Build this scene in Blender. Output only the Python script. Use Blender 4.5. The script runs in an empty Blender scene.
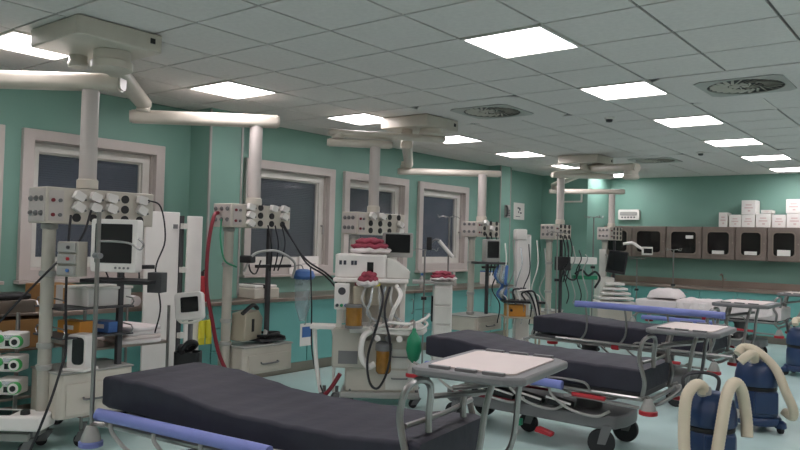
import bpy, bmesh, math, random
from math import sin, cos, pi, radians as R
from mathutils import Vector, Matrix
random.seed(7)
sc = bpy.context.scene
# ---------------------------------------------------------------- camera
YAW, PITCH, ROLL, FPX = .6702, .0212, .0282, 729.58
cam = bpy.data.cameras.new('camera'); co = bpy.data.objects.new('camera', cam); sc.collection.objects.link(co)
fw = Vector((-sin(YAW)*cos(PITCH), cos(YAW)*cos(PITCH), sin(PITCH)))
rt = Vector((cos(YAW), sin(YAW), 0)); up = rt.cross(fw)
r2 = rt*cos(ROLL)+up*sin(ROLL); u2 = -rt*sin(ROLL)+up*cos(ROLL)
m4 = Matrix((r2, u2, -fw)).transposed().to_4x4(); m4.translation = Vector((0, 0, 1.55))
co.matrix_world = m4
cam.sensor_width = 36; cam.lens = FPX*36/800; cam.clip_start = .05
sc.camera = co
# ---------------------------------------------------------------- world, exposure
w = bpy.data.worlds.new('world'); sc.world = w; w.use_nodes = True
w.node_tree.nodes['Background'].inputs[0].default_value = (.02, .025, .035, 1)
w.node_tree.nodes['Background'].inputs[1].default_value = .3
sc.view_settings.view_transform = 'Standard'; sc.view_settings.look = 'None'
sc.view_settings.gamma = 1; sc.view_settings.use_curve_mapping = False
sc.view_settings.exposure = 0.75
PANEL = 9.0          # strength of the ceiling light diffusers
# ---------------------------------------------------------------- materials
MATS = {}
def lin(c): return tuple(((v/255)/12.92 if v/255 <= .04045 else ((v/255+.055)/1.055)**2.4) for v in c)
def mat(name, rgb, rough=.5, metal=0, var=.06, scale=6, bump=0, bscale=60, alpha=1, trans=0, emit=0, coat=0, ior=None):
    m = bpy.data.materials.new(name); m.use_nodes = True; nt = m.node_tree; n = nt.nodes; L = nt.links
    b = n['Principled BSDF']; c = lin(rgb)
    b.inputs['Roughness'].default_value = rough; b.inputs['Metallic'].default_value = metal
    tc = n.new('ShaderNodeTexCoord'); nz = n.new('ShaderNodeTexNoise'); nz.inputs['Scale'].default_value = scale
    nz.inputs['Detail'].default_value = 3
    L.new(tc.outputs['Object'], nz.inputs['Vector'])
    rp = n.new('ShaderNodeValToRGB'); rp.color_ramp.elements[0].position = .3; rp.color_ramp.elements[1].position = .7
    rp.color_ramp.elements[0].color = (*[v*(1-var) for v in c], 1); rp.color_ramp.elements[1].color = (*[min(1, v*(1+var)) for v in c], 1)
    L.new(nz.outputs['Fac'], rp.inputs['Fac']); L.new(rp.outputs['Color'], b.inputs['Base Color'])
    if bump:
        n2 = n.new('ShaderNodeTexNoise'); n2.inputs['Scale'].default_value = bscale; L.new(tc.outputs['Object'], n2.inputs['Vector'])
        bp = n.new('ShaderNodeBump'); bp.inputs['Strength'].default_value = bump; bp.inputs['Distance'].default_value = .01
        L.new(n2.outputs['Fac'], bp.inputs['Height']); L.new(bp.outputs['Normal'], b.inputs['Normal'])
    if trans: b.inputs['Transmission Weight'].default_value = trans
    if ior: b.inputs['IOR'].default_value = ior
    if alpha < 1: b.inputs['Alpha'].default_value = alpha
    if coat: b.inputs['Coat Weight'].default_value = coat
    if emit:
        b.inputs['Emission Color'].default_value = (*c, 1); b.inputs['Emission Strength'].default_value = emit
    MATS[name] = m; return m
mat('teal_wall', (120, 160, 146), .55, var=.05, scale=1.5, bump=.05, bscale=200)
mat('wall_white', (205, 198, 190), .6)
mat('teal_door', (110, 172, 166), .35, var=.04, scale=3)
mat('floor_vinyl', (200, 226, 222), .22, var=.06, scale=1.2, bump=.03, bscale=3)
mat('ceiling_tile', (212, 207, 203), .9, var=.04, scale=30, bump=.15, bscale=150)
mat('ceiling_grid', (96, 96, 94), .6)
mat('diffuser', (255, 247, 252), .4, emit=PANEL, var=0)
mat('frame_white', (214, 212, 204), .4)
mat('cream', (196, 189, 176), .35, var=.04)
mat('cream_pink', (190, 182, 176), .35, var=.03)
mat('panel_grey', (176, 172, 160), .45)
mat('light_grey', (160, 160, 154), .4)
mat('post_metal', (150, 150, 146), .35, .5)
mat('steel', (150, 138, 128), .3, .9, var=.1, scale=3)
mat('dark_steel', (136, 124, 116), .4, .6, var=.15, scale=4)
mat('worktop_steel', (160, 144, 134), .3, .75, var=.15, scale=2)
mat('tube_metal', (150, 148, 145), .28, .85)
mat('grey_plastic', (112, 112, 112), .45)
mat('dark_grey', (62, 62, 64), .5)
mat('black', (22, 22, 24), .45)
mat('rubber', (34, 35, 37), .7)
mat('screen', (20, 24, 26), .12)
mat('mattress_black', (35, 34, 47), .6, var=.12, scale=9, bump=.3, bscale=14)
mat('blue_pad', (118, 128, 188), .5, var=.08, bump=.1)
mat('red', (168, 34, 44), .4)
mat('dark_red', (120, 26, 40), .45)
mat('red_cloth', (150, 62, 78), .85, var=.3, scale=14, bump=.4, bscale=40)
mat('white_cloth', (222, 214, 212), .85, var=.05, bump=.5, bscale=18)
mat('pinkwhite', (214, 200, 194), .5, var=.03)
mat('white', (226, 222, 216), .4, var=.03)
mat('paper', (232, 228, 222), .7, var=.02)
mat('ink', (60, 62, 72), .7)
mat('red_ink', (212, 188, 184), .7)
mat('blue_dark', (34, 56, 92), .35, var=.1)
mat('blue_light', (70, 110, 170), .4)
mat('hose_cream', (208, 196, 172), .5, var=.05)
mat('hose_black', (26, 26, 30), .5)
mat('green', (30, 130, 92), .45)
mat('green_bright', (70, 170, 90), .4)
mat('amber', (168, 120, 48), .25, var=.25, scale=12, trans=.3)
mat('cardboard', (150, 112, 66), .8, var=.08)
mat('orange', (206, 140, 50), .5)
mat('yellow', (220, 210, 60), .5)
mat('clear_plastic', (200, 214, 220), .15, alpha=.35)
mat('glass_pane', (120, 130, 140), .05, alpha=.22)
mat('blind', (76, 84, 100), .5, var=.05)
mat('blind_grey', (84, 86, 84), .5, var=.05)
mat('dark_void', (14, 16, 18), .4)
mat('cab_glass', (22, 20, 20), .1)
mat('beige_metal', (178, 170, 150), .35, .2)
M = MATS
# ---------------------------------------------------------------- mesh helpers
def nb(): return bmesh.new()
def box(bm, c, s, rz=0, rx=0, ry=0):
    mt = Matrix.Translation(c) @ Matrix.Rotation(rz, 4, 'Z') @ Matrix.Rotation(ry, 4, 'Y') @ Matrix.Rotation(rx, 4, 'X') @ Matrix.Diagonal((s[0], s[1], s[2], 1))
    bmesh.ops.create_cube(bm, size=1, matrix=mt); return bm
def bb(bm, x0, x1, y0, y1, z0, z1): return box(bm, ((x0+x1)/2, (y0+y1)/2, (z0+z1)/2), (x1-x0, y1-y0, z1-z0))
def cyl(bm, p0, p1, r0, r1=None, n=18):
    p0 = Vector(p0); p1 = Vector(p1); d = p1-p0; r1 = r0 if r1 is None else r1
    q = Vector((0, 0, 1)).rotation_difference(d.normalized()).to_matrix().to_4x4()
    bmesh.ops.create_cone(bm, cap_ends=True, segments=n, radius1=r0, radius2=r1, depth=d.length, matrix=Matrix.Translation((p0+p1)/2) @ q)
    return bm
def sph(bm, c, r, s=(1, 1, 1), n=14):
    bmesh.ops.create_uvsphere(bm, u_segments=n, v_segments=n//2+1, radius=r, matrix=Matrix.Translation(c) @ Matrix.Diagonal((*s, 1))); return bm
def curve_pts(P, k=6):
    P = [Vector(p) for p in P]
    if len(P) < 3: return P
    Q = [2*P[0]-P[1]] + P + [2*P[-1]-P[-2]]; out = []
    for i in range(1, len(Q)-2):
        a, b, c, d = Q[i-1:i+3]
        for j in range(k):
            t = j/k
            out.append(.5*((2*b)+(c-a)*t+(2*a-5*b+4*c-d)*t*t+(3*b-a-3*c+d)*t**3))
    out.append(P[-1]); return out
def tube(bm, P, r, n=8, k=6, ribs=0):
    pts = curve_pts(P, k)
    if ribs:
        q = []; L = sum((pts[i+1]-pts[i]).length for i in range(len(pts)-1)); m = int(L/ribs); acc = 0; i = 0; seg = (pts[1]-pts[0]).length
        for j in range(m+1):
            t = L*j/m
            while t > acc+seg+1e-9 and i < len(pts)-2: acc += seg; i += 1; seg = (pts[i+1]-pts[i]).length
            q.append(pts[i].lerp(pts[i+1], min(1, (t-acc)/seg)))
        pts = q
    ring0 = None; nrm = None
    for i, p in enumerate(pts):
        d = (pts[min(i+1, len(pts)-1)]-pts[max(i-1, 0)]).normalized()
        if nrm is None:
            nrm = d.orthogonal().normalized()
        nrm = (nrm-d*nrm.dot(d)).normalized(); bn = d.cross(nrm)
        rr = r*(1+(.035 if i % 2 else -.035)) if ribs else r
        ring = [bm.verts.new(p+(nrm*cos(2*pi*a/n)+bn*sin(2*pi*a/n))*rr) for a in range(n)]
        if ring0:
            for a in range(n): bm.faces.new((ring0[a], ring0[(a+1) % n], ring[(a+1) % n], ring[a]))
        else: bm.faces.new(ring[::-1])
        ring0 = ring
    bm.faces.new(ring0); return bm
def lathe(bm, prof, c=(0, 0, 0), n=20):
    c = Vector(c); rings = []
    for r, z in prof:
        rings.append([bm.verts.new(c+Vector((max(r, .0005)*cos(2*pi*a/n), max(r, .0005)*sin(2*pi*a/n), z))) for a in range(n)])
    for p, q in zip(rings, rings[1:]):
        for a in range(n): bm.faces.new((p[a], p[(a+1) % n], q[(a+1) % n], q[a]))
    bm.faces.new(rings[0][::-1]); bm.faces.new(rings[-1]); return bm
def prism(bm, poly, z0, z1, f=None):
    f = f or (lambda x, y, z: (x, y, z))
    a = [bm.verts.new(f(x, y, z0)) for x, y in poly]; b = [bm.verts.new(f(x, y, z1)) for x, y in poly]; k = len(poly)
    for i in range(k): bm.faces.new((a[i], a[(i+1) % k], b[(i+1) % k], b[i]))
    bm.faces.new(a[::-1]); bm.faces.new(b); return bm
def rrect(cx, cy, w, h, r, n=5):
    out = []
    for sx, sy, a0 in ((1, 1, 0), (-1, 1, 90), (-1, -1, 180), (1, -1, 270)):
        for j in range(n+1):
            a = R(a0+90*j/n); out.append((cx+sx*(w/2-r)+r*cos(a), cy+sy*(h/2-r)+r*sin(a)))
    return out
def frame(bm, poly_o, poly_i, z0, z1, f=None):
    f = f or (lambda x, y, z: (x, y, z)); k = len(poly_o)
    V = [[bm.verts.new(f(x, y, z)) for x, y in P] for P in (poly_o, poly_i) for z in (z0, z1)]
    o0, o1, i0, i1 = V
    for i in range(k):
        j = (i+1) % k
        bm.faces.new((o0[i], o0[j], o1[j], o1[i])); bm.faces.new((i0[j], i0[i], i1[i], i1[j]))
        bm.faces.new((o1[i], o1[j], i1[j], i1[i])); bm.faces.new((o0[j], o0[i], i0[i], i0[j]))
    return bm
def obj(name, bm, m, parent=None, loc=None, rz=0, bevel=0, ang=38, kind=None, label=None):
    bmesh.ops.recalc_face_normals(bm, faces=bm.faces)
    me = bpy.data.meshes.new(name); bm.to_mesh(me); bm.free()
    for p in me.polygons: p.use_smooth = True
    me.set_sharp_from_angle(angle=R(ang))
    me.materials.append(M[m] if isinstance(m, str) else m)
    o = bpy.data.objects.new(name, me); sc.collection.objects.link(o)
    if parent: o.parent = parent
    if loc: o.location = loc
    o.rotation_euler.z = rz
    if bevel:
        b = o.modifiers.new('bevel', 'BEVEL'); b.width = bevel; b.segments = 2; b.limit_method = 'ANGLE'; b.angle_limit = R(40)
    if kind: o['kind'] = kind
    if label: o['label'] = label
    return o
def tag(o, label, cat, group=None, kind=None):
    o['label'] = label; o['category'] = cat
    if group: o['group'] = group
    if kind: o['kind'] = kind
    return o
def thing(name, label, cat, loc=(0, 0, 0), rz=0, group=None):
    o = bpy.data.objects.new(name, None); sc.collection.objects.link(o); o.empty_display_size = .1
    o.location = loc; o.rotation_euler.z = rz
    return tag(o, label, cat, group)
def struct(name, bm, m, parent=None, **k):
    o = obj(name, bm, m, parent, **k)
    if parent is None: o['kind'] = 'structure'
    return o
def dup(root, loc, rz=0, label=None):
    r = root.copy(); sc.collection.objects.link(r); r.location = loc; r.rotation_euler.z = rz
    if label: r['label'] = label
    for ch in [c for c in sc.objects if c.parent == root]:
        c = ch.copy(); sc.collection.objects.link(c); c.parent = r
        for g in [q for q in sc.objects if q.parent == ch]:
            d = g.copy(); sc.collection.objects.link(d); d.parent = c
    return r
# ---------------------------------------------------------------- room shell
XW, YF, XR, YB, H = -6.7, 14.0, 3.6, -3.0, 2.894
struct('floor', bb(nb(), XW-.1, XR+.1, YB-.1, YF+.1, -.1, 0), 'floor_vinyl')
WINS = [(1.25, 2.82), (2.98, 4.42), (5.5, 7.0), (7.19, 8.59), (8.86, 10.23)]; WZ0, WZ1 = 1.1, 2.46
b = nb(); y = YB-.1
for y0, y1 in WINS:
    bb(b, XW-.2, XW, y, y0+.04, 0, H); y = y1-.04
    bb(b, XW-.2, XW, y0+.04, y1-.04, 0, WZ0+.04); bb(b, XW-.2, XW, y0+.04, y1-.04, WZ1-.04, H)
bb(b, XW-.2, XW, y, YF+.1, 0, H)
struct('wall_left', b, 'teal_wall')
struct('wall_far', bb(nb(), XW, XR+.1, YF, YF+.15, 0, H), 'teal_wall')
struct('wall_right', bb(nb(), XR, XR+.15, YB, YF, 0, H), 'wall_white')
struct('wall_back', bb(nb(), XW, XR, YB-.15, YB, 0, H), 'wall_white')
# boxed pillars and the boxed corner
def pillar(n, x1, y0, y1, strips=True):
    struct(n, bb(nb(), XW, x1, y0, y1, 0, H), 'teal_wall')
    if strips:
        b = nb()
        for yy in (y0, y1): bb(b, x1-.012, x1+.008, yy-.012, yy+.012, .9, H-.01)
        struct('trim_1' if n == 'wall_pillar_near' else 'trim_2', b, 'light_grey')
pillar('wall_pillar_near', -6.35, 4.76, 5.18); pillar('wall_pillar_far', -6.45, 10.9, 11.24)
struct('wall_corner_box', bb(nb(), XW, -5.75, 12.9, YF, 0, H), 'teal_wall')
# suspended ceiling: tiles with open joints over a dark grid; the cells of lights and diffusers stay open
AX, AY, T = -2.699, 3.978, .6
LIGHTS = {}
for j in range(-12, 17, 3):
    for i in (-5, 0, 5): LIGHTS[(i, j)] = 1
VENTS = [(2, 4), (-2, 4), (-2, 12), (2, 12)]
vent_cells = {(i+a, j+c) for i, j in VENTS for a in (-1, 0) for c in (-1, 0)}
b = nb(); g = nb()
for i in range(-8, 12):
    for j in range(-13, 19):
        if (i, j) in LIGHTS or (i, j) in vent_cells: continue
        x0, x1 = max(AX+i*T, XW), min(AX+(i+1)*T, XR); y0, y1 = max(AY+j*T, YB), min(AY+(j+1)*T, YF)
        if x1-x0 < .02 or y1-y0 < .02: continue
        bb(b, x0+.009, x1-.009, y0+.009, y1-.009, H, H+.012)
struct('ceiling', b, 'ceiling_tile')
bb(g, XW, XR, YB, YF, H+.014, H+.06)
struct('ceiling_backing', g, 'ceiling_grid')
# bright edge strips of the metal grid where tiles sit loose
b = nb()
for (i, j, ax, l) in ((-1, 5, 'y', .5), (-3, 1, 'y', .3), (-3, 2, 'x', .3), (-2, 2, 'x', .22), (0, 6, 'y', .12), (-2, 9, 'y', .2), (-5, -1, 'x', .5), (2, 5, 'y', .6), (3, 6, 'x', .25)):
    x = AX+i*T; y = AY+j*T
    if ax == 'y': bb(b, x-.006, x+.006, y, y+l, H-.004, H+.012)
    else: bb(b, x, x+l, y-.006, y+.006, H-.004, H+.012)
struct('trim_3', b, 'white')
# light panels
def make_light(label, x, y):
    t = thing('ceiling_light', label, 'ceiling light', (x, y, H-.004), 0, 'square ceiling light panels')
    b = nb(); frame(b, rrect(0, 0, .594, .594, .004, 1), rrect(0, 0, .55, .55, .004, 1), -.006, .03); obj('light_frame', b, 'frame_white', t)
    obj('diffuser', bb(nb(), -.275, .275, -.275, .275, .002, .02), 'diffuser', t)
    return t
ROW = {-5: 'in the row by the windows', 0: 'in the middle row', 5: 'in the row over the near floor'}
ORD = ['', '', '', '', 'nearest', 'second nearest', 'third nearest', 'fourth nearest', 'fifth nearest', 'farthest']
proto = None
for (i, j) in LIGHTS:
    k = (j+12)//3
    x, y = AX+(i+.5)*T, AY+(j+.5)*T
    if not (XW+.3 < x < XR-.3 and YB+.3 < y < YF-.3): continue
    if i == -5: lab = ['', '', '', 'square ceiling light lighting the beige plate of the nearest pendant', 'square ceiling light above the pillar with the red hose pendant', 'square ceiling light just left of the middle pendant plate', 'square ceiling light just right behind the middle pendant plate', 'square ceiling light between the middle and the farthest pendants', 'square ceiling light behind the farthest pendant plate', 'farthest square ceiling light beside the farthest pendant'][k]
    elif i == 0 and j >= 0: lab = '%s square ceiling light of the long middle row' % ORD[k]
    else: lab = ''
    if not lab: lab = 'square ceiling light outside the picture above the near floor'
    proto_ = make_light(lab, x, y) if proto is None else dup(proto, (x, y, H-.004), 0, lab)
    proto = proto or proto_
# swirl air diffusers
def make_vent(label, x, y):
    t = thing('air_vent', label, 'air vent', (x, y, H-.004), 0, 'swirl air vents in the ceiling')
    obj('backing', bb(nb(), -.3, .3, -.3, .3, .012, .02), 'dark_void', t)
    c = nb(); circ = [(.29*cos(2*pi*(a+.5)/32), .29*sin(2*pi*(a+.5)/32)) for a in range(32)]
    def sqr(h): return [(p*h/max(abs(p), abs(q)), q*h/max(abs(p), abs(q))) for p, q in circ]
    frame(c, sqr(.33), circ, -.008, .002); obj('vent_plate', c, 'light_grey', t)
    obj('cover_panel', frame(nb(), sqr(.594), sqr(.33), 0, .008), 'ceiling_tile', t)
    d = nb()
    for k in range(24):
        a = 2*pi*k/24
        box(d, (.2*cos(a), .2*sin(a), -.002), (.15, .022, .004), rz=a+.5, rx=.4)
    for k in range(12):
        a = 2*pi*k/12+.1
        box(d, (.085*cos(a), .085*sin(a), -.002), (.09, .016, .004), rz=a-.5, rx=.4)
    cyl(d, (0, 0, -.006), (0, 0, .004), .03)
    obj('vent_blades', d, 'panel_grey', t)
    return t
vlabs = ['large square swirl air vent right of the middle row of lights', 'square swirl air vent right of the middle pendant plate', 'far square swirl air vent beside the farthest pendant', 'square air vent cut by the right edge of the photo beside the far lights']
pv = None
for lab, (vi, vj) in zip(vlabs, VENTS):
    q = (AX+vi*T, AY+vj*T, H-.004)
    pv = make_vent(lab, *q[:2]) if pv is None else (dup(pv, q, 0, lab) and pv)
def smoke(x, y, lab):
    t = thing('smoke_detector', lab, 'smoke detector', (x, y, H), 0, 'small fittings on the ceiling')
    obj('detector_base', lathe(nb(), [(.05, 0), (.05, -.015), (.04, -.02)]), 'white', t)
    obj('detector_head', lathe(nb(), [(.036, -.02), (.03, -.045), (.01, -.05)]), 'dark_grey', t)
smoke(-3.03, 7.29, 'small dark round detector on the ceiling between the second and third lights')
smoke(-3.03, 10.5, 'small round detector on the ceiling left of the fourth middle light')
# ---------------------------------------------------------------- windows
def window(n, y0, y1, bl):
    t = bpy.data.objects.new('window_%d' % n, None); sc.collection.objects.link(t); t.location = (XW, y0, WZ0); t['kind'] = 'structure'
    wd, h = y1-y0, WZ1-WZ0; f = lambda a, c, z: (z, a, c)
    rc = lambda m: [(m, m), (wd-m, m), (wd-m, h-m), (m, h-m)]
    b = nb(); frame(b, rc(0), rc(.1), -.02, .05, f); frame(b, rc(.05), rc(.108), -.188, -.021, f); obj('window_frame', b, 'cream_pink', t, bevel=.004)
    b = nb(); frame(b, rc(.109), rc(.19), -.15, -.06, f); frame(b, rc(.19), rc(.205), -.13, -.09, f); obj('window_sash', b, 'frame_white', t, bevel=.004)
    b = nb(); bb(b, -.115, -.108, .2, wd-.2, .2, h-.2); obj('window_pane', b, 'glass_pane', t)
    b = nb(); z = .2
    while z < h-.2:
        box(b, (-.155, wd/2, z), (.024, wd-.36, .002), ry=.95); z += .022
    bb(b, -.17, -.14, .18, wd-.18, h-.22, h-.18); obj('window_blind', b, bl, t)
    bb(b := nb(), -.199, -.19, .02, wd-.02, .02, h-.02); obj('night_backing', b, 'dark_void', t)
    b = nb(); bb(b, -.05, .1, -.02, wd+.02, -.03, 0); obj('window_sill', b, 'cream_pink', t, bevel=.004)
    b = nb(); cyl(b, (-.055, wd-.145, h*.45), (-.02, wd-.145, h*.45), .012); box(b, (-.02, wd-.145, h*.45-.05), (.014, .02, .12)); obj('window_handle', b, 'light_grey', t)
for n, (y0, y1) in enumerate(WINS): window(n+1, y0, y1, 'blind' if n in (0, 1, 4) else 'blind_grey')
# ---------------------------------------------------------------- base cabinets along the left wall and the far wall
def base_cab(label, loc, rz, wd, group, kind='door', dp=.56):
    t = thing('base_cabinet', label, 'cabinet', loc, rz, group)     # local: front faces -y at y=0, width along x, depth +y
    obj('cabinet_body', bb(nb(), 0, wd, .02, dp, .12, .83), 'teal_door', t)
    obj('plinth', bb(nb(), 0, wd, .06, dp-.03, 0, .12), 'steel', t)
    if kind == 'drawers':
        for k in range(3):
            d = obj('drawer', bb(nb(), .006, wd-.006, 0, .02, .13+k*.235, .355+k*.235), 'teal_door', t, bevel=.003)
            obj('handle', tube(nb(), [(wd*.35, 0, .3+k*.235), (wd*.35, -.03, .3+k*.235), (wd*.65, -.03, .3+k*.235), (wd*.65, 0, .3+k*.235)], .005, 6, 2), 'tube_metal', d)
    else:
        d = obj('door', bb(nb(), .006, wd-.006, 0, .02, .13, .83), 'teal_door', t, bevel=.003)
        obj('handle', tube(nb(), [(wd-.06, 0, .56), (wd-.06, -.03, .56), (wd-.06, -.03, .74), (wd-.06, 0, .74)], .005, 6, 2), 'tube_metal', d)
    return t
N = 16
wds = .68
for k in range(N):
    y0 = -.1+k*wds
    if y0+wds > 10.9: break
    near = ['', '', 'first in from the left edge of the photo', '', '', '', '', '', '', '', '', '', '', '', '', ''][k]
    lab = ['out of view at the near end', 'out of view beside the near end', 'out of view behind the camera side', 'at the left edge behind the pump stack', 'behind the nearest monitor pendant', 'behind the tray rack under the first window', 'behind the tall white partition', 'left of the red hose under the near pillar', 'behind the drawer box of the red hose pendant', 'carrying the blue notice', 'right of the blue notice', 'left behind the anaesthesia machine', 'behind the anaesthesia machine', 'right behind the anaesthesia machine', 'under the fourth window', 'last before the far pillar'][k]
    base_cab('teal base cabinet by the windows, '+lab, (-6.1, y0, 0), pi/2, wds, 'teal base cabinets along the window wall', 'drawers' if k in (3, 7, 12) else 'door', .22 if k == 7 else .56)
YE = -.1+16*wds
t = thing('worktop', 'long stainless steel worktop on the teal cabinets along the windows', 'worktop', (-6.4, 0, .83))
pw = nb(); prism(pw, [(-.296, -.1), (.34, -.1), (.34, YE), (-.296, YE), (-.296, 5.19), (.06, 5.19), (.06, 4.75), (-.296, 4.75)], 0, .04)
obj('worktop_slab', pw, 'worktop_steel', t, bevel=.004)
obj('splash_lip', bb(nb(), -.3, -.28, -.1, 4.7, .04, .12), 'worktop_steel', t)
XF0 = -5.7
farlabs = ['at the left end behind the farthest pendant', 'behind the far anaesthesia machine', 'behind the far drip stands', 'carrying the white notice', 'behind the pillow of the white bed', 'behind the middle of the white bed', 'behind the foot of the white bed', 'right of the white bed', 'beyond the right edge', 'further beyond the right edge']
for k, fl in enumerate(farlabs):
    base_cab('teal base cabinet at the far wall, '+fl, (XF0+k*.62, 13.42, 0), 0, .62, 'teal base cabinets along the far wall', 'drawers' if k in (2, 6) else 'door')
t = thing('worktop', 'stainless steel worktop on the teal cabinets along the far wall', 'worktop', (XF0, 13.4, .83))
obj('worktop_slab', bb(nb(), 0, 6.2, -.03, .597, 0, .045), 'worktop_steel', t, bevel=.006)
obj('splash_lip', bb(nb(), 0, 6.2, .57, .598, .045, .16), 'worktop_steel', t)
# upper steel cabinets with rounded dark windows
edges = [-5.86+.0, -5.17, -4.53, -3.89, -3.33, -2.82, -2.3, -1.75, -1.2]
edges[0] = -5.74
ulabs = ['left end, half behind the far pendant', 'second from the left', 'small white label high on its glass', 'fourth from the left, under the first white boxes', 'under the tall stack of white boxes', 'at the right edge of the photo', 'beyond the right edge', 'beyond the right edge, last one']
for k in range(8):
    x0, x1 = edges[k], edges[k+1]; wd = x1-x0
    t = thing('wall_cabinet', 'steel wall cabinet with rounded dark window, '+ulabs[k], 'cabinet', (x0, 13.65, 1.37), 0, 'steel wall cabinets on the far wall')
    obj('cabinet_body', bb(nb(), .003, wd-.003, .02, .345, 0, .58), 'dark_steel', t, bevel=.004)
    f = lambda a, c, z: (a, z, c)
    cx, cz = wd/2, .29; ww, hh = wd-.19, .4
    d = obj('door', frame(nb(), rrect(cx, cz, wd-.03, .55, .01), rrect(cx, cz, ww, hh, .06), -.004, .02, f), 'dark_steel', t)
    obj('window_rim', frame(nb(), rrect(cx, cz, ww+.03, hh+.03, .07), rrect(cx, cz, ww-.01, hh-.01, .055), -.014, -.003, f), 'steel', d)
    obj('glass', prism(nb(), rrect(cx, cz, ww, hh, .06), .003, .008, f), 'cab_glass', d)
    b = nb(); cyl(b, (wd-.045, -.02, .3), (wd-.045, .0, .3), .012); obj('knob', b, 'steel', d)
    lb = nb()
    if k == 2: bb(lb, cx+.04, cx+.17, -.008, -.001, .36, .42)
    elif k >= 3: bb(lb, cx-.1, cx+.1, -.008, -.001, .1, .16 if k < 5 else .2)
    else: bb(lb, cx-.22, cx-.2, -.006, .003, .2, .21)
    if k >= 2: obj('paper_label', lb, 'paper', d)
    else: lb.free()
# white cartons on the wall cabinets
cart = [(-3.5, .3, 0, .19, .3), (-3.37, .0, 0, 0, 0)]
rows = [(-3.55, .15, 1.952, .26), (-3.35, .2, 1.952, .22), (-3.14, .22, 1.952, .22), (-3.13, .24, 2.175, .25), (-2.9, .24, 1.952, .24), (-2.85, .18, 2.195, .06), (-2.65, .22, 1.952, .22), (-2.42, .24, 1.952, .24), (-2.43, .24, 2.195, .24), (-2.17, .24, 1.952, .24), (-2.17, .24, 2.195, .24), (-1.9, .24, 1.952, .24)]
clabs = ['grey lidded', 'second in the bottom row', 'third in the bottom row', 'standing alone on the second layer', 'right after the gap in the bottom row', 'flat one lying on the bottom row', 'small one between the two stacks', 'bottom of the right hand stack', 'top left of the right hand stack', 'bottom right at the photo edge', 'top right at the photo edge', 'beyond the right edge']
for (x, wd, z, h), lab in zip(rows, clabs):
    t = thing('white_carton', 'white carton on the steel wall cabinets, '+lab, 'carton', (x, 13.84, z), random.uniform(-.04, .04), 'white cartons stacked on the wall cabinets')
    obj('carton_body', bb(nb(), -wd/2+.004, wd/2-.004, -.13, .13, 0, h-.003), 'paper', t, bevel=.003)
    b = nb(); bb(b, -wd*.28, wd*.28, -.134, -.13, h*.42, h*.5); bb(b, -wd*.2, wd*.2, -.134, -.13, h*.62, h*.7); bb(b, -wd*.05, wd*.12, -.134, -.13, h*.2, h*.3)
    obj('printing', b, 'red_ink', t)
# far wall fixtures
t = thing('wall_frame', 'empty white rectangular frame high on the boxed far corner', 'frame', (-6.1, 12.9, 2.36))
f = lambda a, c, z: (a, z, c)
obj('border', frame(nb(), rrect(0, .13, .5, .25, .01), rrect(0, .13, .44, .19, .01), -.025, -.002, f), 'frame_white', t)
obj('board', prism(nb(), rrect(0, .13, .44, .19, .01), -.008, -.001, f), 'teal_wall', t)
t = thing('emergency_light', 'white oblong emergency light on the far wall above the cabinets', 'emergency light', (-5.35, 13.99, 2.08))
obj('housing', prism(nb(), rrect(0, .1, .42, .2, .03), -.07, 0, f), 'white', t, bevel=.004)
obj('lens', prism(nb(), rrect(0, .12, .34, .07, .02), -.082, -.068, f), 'light_grey', t)
b = nb()
for k in range(5): bb(b, -.14+k*.06, -.11+k*.06, -.075, -.069, .035, .06)
obj('marking', b, 'ink', t)
t = thing('wall_notice', 'white paper notice with dark marks beside the far pillar', 'notice', (XW+.002, 12.0, 2.0))
obj('paper_sheet', bb(nb(), 0, .004, -.2, .2, 0, .31), 'paper', t)
b = nb()
for (yy, zz, a, c) in ((-.06, .2, .06, .03), (.0, .17, .05, .05), (-.03, .12, .03, .04), (.04, .11, .05, .03), (-.12, .05, .16, .01)): bb(b, .004, .006, yy, yy+a, zz, zz+c)
obj('marks', b, 'ink', t)
t = thing('wall_phone', 'grey wall telephone on the front of the far pillar', 'telephone', (-6.449, 11.1, 2.0))
obj('phone_body', bb(nb(), 0, .05, -.06, .06, 0, .22), 'light_grey', t, bevel=.006)
b = nb(); tube(b, [(.06, -.09, .02), (.08, -.09, .06), (.08, -.09, .16), (.06, -.09, .2)], .018); obj('handset', b, 'dark_grey', t)
b = nb()
for r_ in range(4):
    for c_ in range(3): bb(b, .05, .055, -.03+c_*.028, -.012+c_*.028, .03+r_*.03, .048+r_*.03)
obj('keypad', b, 'dark_grey', t)
t = thing('cabinet_notice', 'blue and white notice taped to a teal cabinet door under the second window', 'notice', (-6.077, 6.0, .3))
obj('paper_sheet', bb(nb(), -.021, -.018, -.1, .1, 0, .26), 'paper', t); obj('picture', bb(nb(), -.018, -.016, -.07, .07, .1, .22), 'blue_light', t)
t = thing('cabinet_notice', 'plain white notice taped to a teal cabinet of the far wall', 'notice', (-4.35, 13.418, .5))
obj('paper_sheet', bb(nb(), -.1, .1, -.002, .001, 0, .28), 'paper', t); obj('marks', bb(nb(), -.06, .06, -.004, -.002, .05, .06), 'ink', t)
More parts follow.
